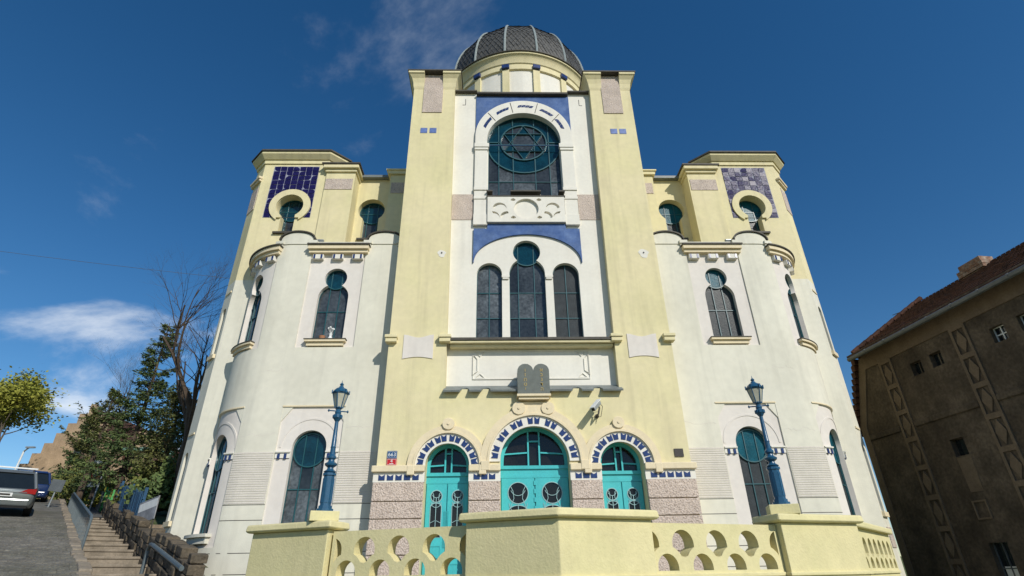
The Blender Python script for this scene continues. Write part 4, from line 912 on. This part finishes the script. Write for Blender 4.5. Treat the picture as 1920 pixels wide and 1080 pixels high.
for z in (.75, 1.3): MB().obox(SP(29.2, 2.16, up(29.2)+z), (UX, UY, .15), 4.3, (NX, NY, 0), .02, (0, 0, 1), .04).build('fence_rail', 'fblue', bf)
for s in (25, 29.2, 33.4): MB().obox(SP(s, 2.2, up(s)+1.0), (UX, UY, 0), .05, (NX, NY, 0), .05, (0, 0, 1), .65).build('post', 'fblue', bf)
gg = thing('garden_gate', SP(36, 2.0, up(36)), 'bright green iron bar gate at the top of the steps', 'gate')
for z in (.15, .95): MB().obox(SP(36.0, 2.0, up(36.0)+z+.1), (UX, UY, .15), 2.0, (NX, NY, 0), .02, (0, 0, 1), .025).build('gate_rail', 'fgreen', gg)
for i in range(17): s = 34.1+i*.235; MB().obox(SP(s, 2.0, up(s)+.62), (UX, UY, 0), .014, (NX, NY, 0), .014, (0, 0, 1), .44).build('gate_bar', 'fgreen', gg)
for s in (34.0, 38.0): MB().obox(SP(s, 2.0, up(s)+.6), (UX, UY, 0), .04, (NX, NY, 0), .04, (0, 0, 1), .62).build('gate_post', 'fgreen', gg)
pf_ = thing('picket_fence', SP(39.5, 1.95, up(39.5)), 'weathered grey picket fence beyond the green gate', 'fence')
for i in range(14): s = 38.4+i*.2; MB().obox(SP(s, 1.95, up(s)+.45), (UX, UY, 0), .06, (NX, NY, 0), .012, (0, 0, 1), .48).build('picket', 'rail', pf_)
bn = thing('printed_banner', SP(23.6, 2.2, up(23.6)), 'grey printed banner board standing by the wall near the building corner', 'banner')
c0 = Vector(SP(23.6, 2.22, up(23.6)+.95)); bx_ = Vector((.62, -.45, .1)).normalized(); by_ = Vector((-.45, -.62, 0)).normalized()
MB().obox(c0, tuple(bx_), .62, tuple(by_), .015, (-.02, 0, 1), .36).build('board', 'bannerm', bn)
MB().obox(c0+Vector((0, 0, .17))+by_*.006, tuple(bx_), .60, tuple(by_), .015, (-.02, 0, 1), .13).build('white_strip', 'whitep', bn)
for e in (-.56, .56): MB().tube([tuple(c0+bx_*e-by_*.03-Vector((0, 0, 1.0))), tuple(c0+bx_*e-by_*.03+Vector((0, 0, .38)))], .025, 6).build('post', 'darkmetal', bn)
rs = thing('road_sign', SP(38.6, 1.6, up(38.6)), 'galvanised pole with round red-rimmed traffic sign and plates', 'road sign')
bp_ = Vector(SP(38.6, 1.55, up(38.6)-.1))
MB().tube([bp_, bp_+Vector((.12, 0, 2.9))], .04, 8).build('pole', 'galv', rs)
c_ = bp_+Vector((-.16, -.06, 2.0))
MB().plate(arc(c_.x, c_.z, .32, 0, 360, 24)[:-1], [arc(c_.x, c_.z, .24, 0, 360, 24)[:-1]], c_.y-.03, c_.y, back=True).build('red_rim', 'redsign', rs)
MB().plate(arc(c_.x, c_.z, .24, 0, 360, 24)[:-1], (), c_.y-.025, c_.y, back=True).build('sign_face', 'rail', rs)
MB().box(c_.x-.40, c_.x+.30, c_.y-.03, c_.y, c_.z+.48, c_.z+.64).build('upper_plate', 'whitep', rs)
MB().box(c_.x-.34, c_.x+.24, c_.y-.03, c_.y, c_.z-.75, c_.z-.45).build('lower_plate', 'rail', rs)
s2 = thing('plate_sign', SP(32.5, -.5, up(32.5)-.3), 'small square sign turned away on a thin leaning post', 'sign')
b2 = Vector((-20.9, 26.0, 4.5)); MB().tube([b2, b2+Vector((.12, 0, 1.2))], .03, 6).build('post', 'galv', s2); MB().obox(b2+Vector((.1, -.05, 1.0)), (.97, .2, -.1), .27, (-.2, .97, 0), .012, (.1, 0, 1), .25).build('plate', 'gutter', s2)
# ------------------------------------------------------------------ cars
def car(loc, hd, label, paint, full=True):
    t = thing('parked_car', loc, label, 'car', 'cars parked on the hill street')
    def add(mb, name, m, par=None, **k): o = mb.build(name, m, None, **k); o.parent = par or t; return o
    # x across, y forward, rear at y=0; lower body lofted across y
    secs = [(0.0, .80, .42, .80), (.04, .86, .34, .92), (.25, .91, .28, .98), (1.2, .92, .24, .97), (3.2, .92, .24, .94), (4.2, .88, .26, .86), (4.62, .80, .34, .72), (4.7, .68, .42, .62)]
    b = MB()
    def ringp(y, w_, z0, z1): return [(-w_*.93, y, z0), (-w_, y, z0+.14), (-w_, y, z1-.14), (-w_*.9, y, z1), (w_*.9, y, z1), (w_, y, z1-.14), (w_, y, z0+.14), (w_*.93, y, z0)]
    rs_ = [ringp(*s_) for s_ in secs]; k = len(b.v)
    for r_ in rs_: b.v += r_
    for i in range(len(rs_)-1):
        for j in range(8): j2 = (j+1) % 8; b.f.append((k+i*8+j, k+i*8+j2, k+(i+1)*8+j2, k+(i+1)*8+j))
    b.f += [tuple(range(k+7, k-1, -1)), tuple(range(k+(len(rs_)-1)*8, k+len(rs_)*8))]
    body = add(b, 'body', paint, bevel=.04, smooth=True)
    # greenhouse: trapezoid loft, glass with painted roof and pillars
    g = [(.10, .93, .80), (.42, 1.44, .66), (1.0, 1.48, .66), (2.3, 1.45, .64), (3.3, .94, .76)]
    gm = MB(); low = [(.08, .84), (3.35, .84)]
    P_ = [(-.84, .06, .92), (-.66, .45, 1.42), (-.65, 2.2, 1.42), (-.80, 3.3, .92)]
    L_ = [Vector(p) for p in P_]; R_ = [Vector((-p[0], p[1], p[2])) for p in P_]
    gm.poly(L_).poly(R_[::-1]).poly([L_[0], R_[0], R_[1], L_[1]]).poly([L_[2], R_[2], R_[3], L_[3]]); add(gm, 'windows', 'carglass', body)
    rf = MB().prism([(-.66, .38), (.66, .38), (.64, 2.25), (-.64, 2.25)], 1.415, 1.49, [(-.58, .5), (.58, .5), (.56, 2.1), (-.56, 2.1)])
    for e in (-1, 1):
        rf.tube([(e*.83, .10, .93), (e*.66, .44, 1.43)], .06, 6).tube([(e*.815, 1.25, .93), (e*.66, 1.2, 1.43)], .04, 6).tube([(e*.65, 2.2, 1.43), (e*.79, 3.25, .93)], .045, 6)
    add(rf, 'roof', paint, body, bevel=.02)
    add(MB().box(-.78, .78, -.02, .1, .36, .60), 'bumper', paint, body, bevel=.05)
    if full:
        for e in (-1, 1):
            add(MB().plate([(e*.40, .80), (e*.86, .76), (e*.87, .93), (e*.62, .92)] if e > 0 else [(-.86, .76), (-.40, .80), (-.62, .92), (-.87, .93)], (), -.03, .12), 'tail_light', 'red', body)
            add(MB().tube([(e*.58, .5, 1.52), (e*.57, 2.1, 1.52)], .022, 6), 'roof_rail', 'darkmetal', body)
        for y in (.75, 1.7): add(MB().box(-.68, .68, y-.04, y+.04, 1.55, 1.59), 'roof_bar', 'whitep', body, bevel=.01)
        add(MB().box(-.26, .26, -.035, 0, .66, .78), 'number_plate', 'whitep', body); add(MB().box(-.2, .2, -.038, -.03, .69, .75), 'plate_characters', 'plaque', body)
        add(MB().box(-.62, .62, -.03, .02, .80, .83), 'chrome_strip', 'galv', body)
        add(MB().box(-.75, .75, -.01, .08, .3, .36), 'lower_bumper', 'black', body)
    for e in (-1, 1):
        for y in (.85, 3.7):
            wq = MB(); n = 20
            for i in range(n):
                a, c = 2*pi*i/n, 2*pi*(i+1)/n
                for r_a, r_b, xa, xb in ((.32, .32, .70, .92), (.32, .21, .92, .93), (.32, .2, .70, .69)):
                    wq.poly([(e*xa, y+r_a*cos(a), .32+r_a*sin(a)), (e*xa, y+r_a*cos(c), .32+r_a*sin(c)), (e*xb, y+r_b*cos(c), .32+r_b*sin(c)), (e*xb, y+r_b*cos(a), .32+r_b*sin(a))])
            wh = add(wq, 'tyre', 'black'); rim = MB()
            rim.poly([(e*.915, y+.21*cos(2*pi*i/16), .32+.21*sin(2*pi*i/16)) for i in range(16)])
            add(rim, 'rim', 'galv', wh)
    t.rotation_euler = (math.atan(.15), 0, hd)
    return t
hd_ = atan2(-UX, UY)
car(SP(26.9, -1.72, roadz(26.9)), hd_, 'silver estate car with white roof bars parked on the cobbled hill', 'carpaint')
car(SP(36.5, -1.3, roadz(36.5)-.1), hd_, 'dark blue car parked further up the hill ahead of the silver estate', 'carblue', False)
# ------------------------------------------------------------------ trees
def limb(m, p, d, L, r, depth, rng, spread=.6, tips=None, nseg=4, gravity=0, n=5, kids=(2, 3)):
    pts = [Vector(p)]; d = Vector(d).normalized(); R_ = [r]
    for i in range(nseg):
        d = (d+Vector((rng.uniform(-1, 1), rng.uniform(-1, 1), rng.uniform(-.6, .8)))*.17+Vector((0, 0, gravity))).normalized()
        pts.append(pts[-1]+d*L/nseg); R_.append(r*(1-.5*(i+1)/nseg))
    m.tube(pts, R_, n if r > .03 else 3, False)
    if tips is not None and depth <= 1: tips.append((pts[-1], d)); tips.append((pts[2], d))
    if depth <= 0: return
    for k in range(rng.randint(*kids)):
        i = rng.randint(max(1, nseg-2), nseg); nd = (d+Vector((rng.uniform(-1, 1), rng.uniform(-1, 1), rng.uniform(-.45, .75)))*spread).normalized()
        limb(m, pts[i], nd, L*rng.uniform(.6, .82), R_[i]*rng.uniform(.6, .8), depth-1, rng, spread, tips, nseg, gravity, n, kids)
def leafcloud(m, tips, rng, n, rad, size, flat=.6):
    for p, d in tips:
        for i in range(n):
            c = p+Vector((rng.gauss(0, rad), rng.gauss(0, rad), rng.gauss(0, rad*flat))); a = Vector((rng.uniform(-1, 1), rng.uniform(-1, 1), rng.uniform(-.6, .6))).normalized(); b_ = a.orthogonal().normalized(); s_ = size*rng.uniform(.6, 1.3)
            m.poly([c-a*s_, c+b_*s_*.5, c+a*s_, c-b_*s_*.5])
def broadleaf(name, loc, h, label, cat, seed, leaf, nleaf, size, depth=5, trunk=.16, spread=.62, lean=(0, 0, 1), group=None, bark='barkg', rad=.35, kids=(2, 3)):
    t = thing(name, loc, label, cat, group); rng = random.Random(seed); m = MB(); tips = []
    limb(m, loc, lean, h*.34, trunk, depth, rng, spread, tips, kids=kids)
    m.build('trunk', bark, t, weld=False, smooth=True)
    if leaf:
        lm = MB(); leafcloud(lm, tips, rng, nleaf, rad, size); o = lm.build('crown', leaf, t, weld=False)
    return t
def conifer(name, loc, h, base_r, label, seed, needle='needle', bare=.12, droop=-.25, dens=1.0, trunk=.16, blue=False):
    t = thing(name, loc, label, 'tree'); rng = random.Random(seed); p = Vector(loc); tr = MB()
    tr.tube([p, p+Vector((.1, 0, h*.5)), p+Vector((.05, 0, h))], [trunk, trunk*.6, .02], 8); br = MB(); nd = MB()
    z = h*bare; p1, p2 = rng.uniform(0, 6), rng.uniform(0, 6)
    while z < h*.99:
        f = 1-(z/h); R_ = base_r*(f**.75)*rng.uniform(.75, 1.1)+.12
        for k in range(int(3.4*dens)+1):
            a = rng.uniform(0, 2*pi); lobe = .72+.28*sin(2*a+p1+z*1.1)+.22*sin(3*a+p2-z*2.3)
            if rng.random() > .55+.6*lobe: continue
            d = Vector((cos(a), sin(a), droop+.55*(1-f)+rng.uniform(-.1, .15))).normalized(); st_ = p+Vector((.08, 0, z)); L_ = max(.15, R_*lobe*rng.uniform(.7, 1.15))
            sag = lambda q: Vector((0, 0, -.12*L_*sin(q*pi)+.10*L_*q*q))
            pts = [st_+d*L_*q+sag(q) for q in (0, .35, .7, 1)]
            br.tube(pts, [.035*f+.012, .022*f+.008, .012, .004], 4, False)
            side = Vector((-d.y, d.x, 0)).normalized()
            for j in range(int(9*L_*dens)+5):          # side sprays that carry the needles
                q = rng.uniform(.22, 1); o_ = st_+d*L_*q+sag(q); sd = (side*rng.choice((-1, 1))*.9+d*.55+Vector((0, 0, rng.uniform(-.35, .15)))).normalized(); sl2 = L_*.38*(1.15-q)+.10
                for i in range(7):
                    c = o_+sd*sl2*(i+rng.random())/7+Vector((rng.gauss(0, .025), rng.gauss(0, .025), rng.gauss(0, .025)))
                    e = (sd+Vector((rng.uniform(-1, 1), rng.uniform(-1, 1), rng.uniform(-.8, .6)))*.8).normalized(); wv = e.orthogonal().normalized(); s_ = rng.uniform(.07, .15)
                    nd.poly([c, c+e*s_*.6+wv*s_*.24, c+e*s_*1.3, c+e*s_*.6-wv*s_*.24])
        z += h*.02/max(.6, dens)*rng.uniform(.7, 1.3)
    tr.build('trunk', 'bark', t, weld=False); br.build('branches', 'bark', t, weld=False); nd.build('crown', needle, t, weld=False)
    return t
conifer('spruce_tree', (-20.3, 29.3, 5.2), 9.8, 3.0, 'tall dark green spruce behind the blue fence', 11, dens=1.15)
conifer('pine_tree', (-22.6, 30.0, 5.4), 5.8, 2.6, 'olive green pine with pinkish trunk beside the tall spruce', 12, 'needle2', bare=.4, droop=.1, dens=.8)
conifer('pine_tree', (-17.4, 27.6, 4.9), 5.6, 2.4, 'shaggy yellow-green pine between the tall spruce and the synagogue', 13, 'needle2', bare=.25, droop=-.1, dens=.9)
conifer('fir_tree', (-28.4, 37.0, 5.5), 6.3, 2.2, 'broad blue-green fir in front of the gabled sandstone house', 14, 'needle', bare=.08, dens=1.0)
broadleaf('bare_tree', (-14.5, 24.6, 3.9), 13.5, 'large leafless tree with thick grey limbs beside the building corner', 'tree', 21, None, 0, 0, depth=7, trunk=.30, spread=.70, lean=(-.02, 0, 1), kids=(2, 4), bark='bark')
broadleaf('bare_tree', (-23.0, 31.5, 5.6), 9, 'thin leafless tree with fine twigs behind the spruce', 'tree', 22, None, 0, 0, depth=7, trunk=.14, spread=.6, bark='twig', kids=(2, 4))
broadleaf('maple_tree', (-35.9, 40.5, 6.5), 11.5, 'yellow-green tree in fresh spring leaf above the parked cars', 'tree', 31, 'spring', 26, .13, depth=5, trunk=.2, rad=.5)
broadleaf('maple_tree', (-41.5, 42, 6.5), 9.5, 'smaller spring-leaved tree behind the larger yellow-green one', 'tree', 32, 'spring', 22, .13, depth=5, trunk=.16, rad=.5)
def shrub(name, loc, w_, h, label, seed, leaf, n=1500, size=.09):
    t = thing(name, loc, label, 'shrub'); rng = random.Random(seed); st_ = MB(); lm = MB(); p = Vector(loc)
    for i in range(14):
        a = rng.uniform(0, 2*pi); e = p+Vector((cos(a)*w_*.7*rng.random(), sin(a)*w_*.7*rng.random(), h*rng.uniform(.6, 1))); st_.tube([p, (p+e)/2+Vector((0, 0, .1)), e], [.03, .02, .006], 4, False)
    for i in range(n):
        u = rng.random()**.5; a = rng.uniform(0, 2*pi); ph = rng.uniform(0, pi/2)
        lump = 1+.25*sin(3*a+seed)+.2*sin(5*ph+seed*2); c = p+Vector((cos(a)*cos(ph)*w_*u*lump, sin(a)*cos(ph)*w_*u*lump, sin(ph)*h*u*lump+.1)); d = Vector((rng.uniform(-1, 1), rng.uniform(-1, 1), rng.uniform(-1, 1))).normalized(); b_ = d.orthogonal(); s_ = size*rng.uniform(.6, 1.4)
        lm.poly([c-d*s_, c+b_*s_*.5, c+d*s_, c-b_*s_*.5])
    st_.build('stems', 'bark', t, weld=False); lm.build('leaves', leaf, t, weld=False)
shrub('bush', (-25.5, 34.5, 5.6), 2.2, 2.4, 'brownish green bush at the crest of the street', 41, 'bush', 3000)
shrub('bush', (-23.0, 33.0, 5.3), 1.4, 1.6, 'yellow-green bush behind the round traffic sign', 42, 'spring', 1200)
shrub('bush', (-19.2, 31.0, 5.0), 1.6, 1.6, 'dark green bush behind the green gate', 43, 'needle', 2500)
shrub('bush', (-15.2, 24.6, 4.2), 1.4, 1.6, 'dark green bush behind the blue board fence', 44, 'needle', 2500)
shrub('bush', (-17.6, 27.6, 4.6), 1.5, 1.8, 'olive bush between the green gate and the blue fence', 45, 'bush', 2500)
shrub('bush', (-33.5, 37.0, 6.0), 1.4, 1.3, 'orange-yellow flowering bush beside the far street lamp', 46, 'spring', 1200)
fl_ = thing('street_light', (-36.0, 41.2, 7.0), 'thin pale street light mast far up the hill', 'street light')
MB().tube([(-36.0, 41.2, 6.0), (-35.7, 41.2, 10.2), (-35.2, 40.9, 10.4)], .06, 8).build('mast', 'whitep', fl_); MB().obox((-35.0, 40.8, 10.4), (1, 0, 0), .3, (0, 1, 0), .1, (0, 0, 1), .05).build('lamp_head', 'galv', fl_)
# gabled house up the hill
GH = thing('gabled_house', (-39, 51, 7), 'ochre sandstone house with stepped gable and green roof trim among the trees', 'house')
gz = 7.0; gx0, gx1, gy = -43.6, -33.4, 50
steps_ = []; n = 7
lx = [gx0+(gx1-gx0)*.5*i/n for i in range(n+1)]
outl = [(gx0, gz-2), (gx1, gz-2), (gx1, gz+3.1)]
for i in range(n): outl += [(gx1-(gx1-gx0)*.5*(i+.75)/n+.0, gz+3.1+i*.88+.0), (gx1-(gx1-gx0)*.5*(i+.75)/n, gz+3.1+(i+1)*.88)]
for i in range(n-1, -1, -1): outl += [(gx0+(gx1-gx0)*.5*(i+.75)/n, gz+3.1+(i+1)*.88), (gx0+(gx1-gx0)*.5*(i+.75)/n, gz+3.1+i*.88)]
outl += [(gx0, gz+3.1)]
gw = [arch(gx0+2.6, .5, gz+.8, gz+2.2), arch(gx1-2.6, .5, gz+.8, gz+2.2), arch((gx0+gx1)/2, .45, gz+4.4, gz+5.6)]
MB().plate(outl, gw, gy, gy+.5, back=True).build('gable_wall', 'sandst', GH)
for l in gw: window(GH, l, gy+.3, [sum(p[0] for p in l[:2])/2], [l[0][1]+.9])
MB().poly([(gx0+.2, gy+.5, gz+3.0), ((gx0+gx1)/2, gy+.5, gz+9), ((gx0+gx1)/2, gy+14, gz+9), (gx0+.2, gy+14, gz+3.0)]).poly([(gx1-.2, gy+.5, gz+3.0), ((gx0+gx1)/2, gy+.5, gz+9), ((gx0+gx1)/2, gy+14, gz+9), (gx1-.2, gy+14, gz+3.0)]).build('roof', 'rooft', GH, weld=False)
MB().box(gx0+.3, gx1-.3, gy+.5, gy+14, gz-2, gz+3.0).build('house_body', 'sandst', GH)
MB().box(gx1-2.0, gx1+1.6, gy+1.0, gy+3.4, gz+5.2, gz+5.5).box(gx0-.4, gx0+1.4, gy-.3, gy+.6, gz+2.9, gz+3.15).build('green_roof_trim', 'green', GH)
MB().box(gx1-1.2, gx1+.2, gy+1.4, gy+2.4, gz+3, gz+7.0).build('chimney', 'sandst', GH)
# far wooded hill
hb = MB(); rng = random.Random(3)
prevrow = None
for i in range(0, 15):
    row = []
    for j in range(0, 46):
        x = -230+j*5.2+0; y = 88+i*8; z = 6+ (1-((x+95)/150)**2)*20*sin(min(1, i/9)*pi/2)+rng.uniform(-2, 2.5)*(i > 0)
        row.append((x+rng.uniform(-1, 1), y, max(z, 2)))
    if prevrow:
        for j in range(45): hb.poly([prevrow[j], prevrow[j+1], row[j+1], row[j]])
    prevrow = row
struct(hb.build('hill', 'hill', weld=False))
# overhead cable
cbx = [(-11.0+(-40+11.0)*k/20, 18.2+(8-18.2)*k/20, 11.75+(13.9-11.75)*k/20-1.1*sin(pi*k/20)) for k in range(21)]
tag(MB().tube(cbx, .006, 4).build('overhead_cable', 'darkmetal'), 'thin overhead cable running from the left corner tower across the sky', 'cable')
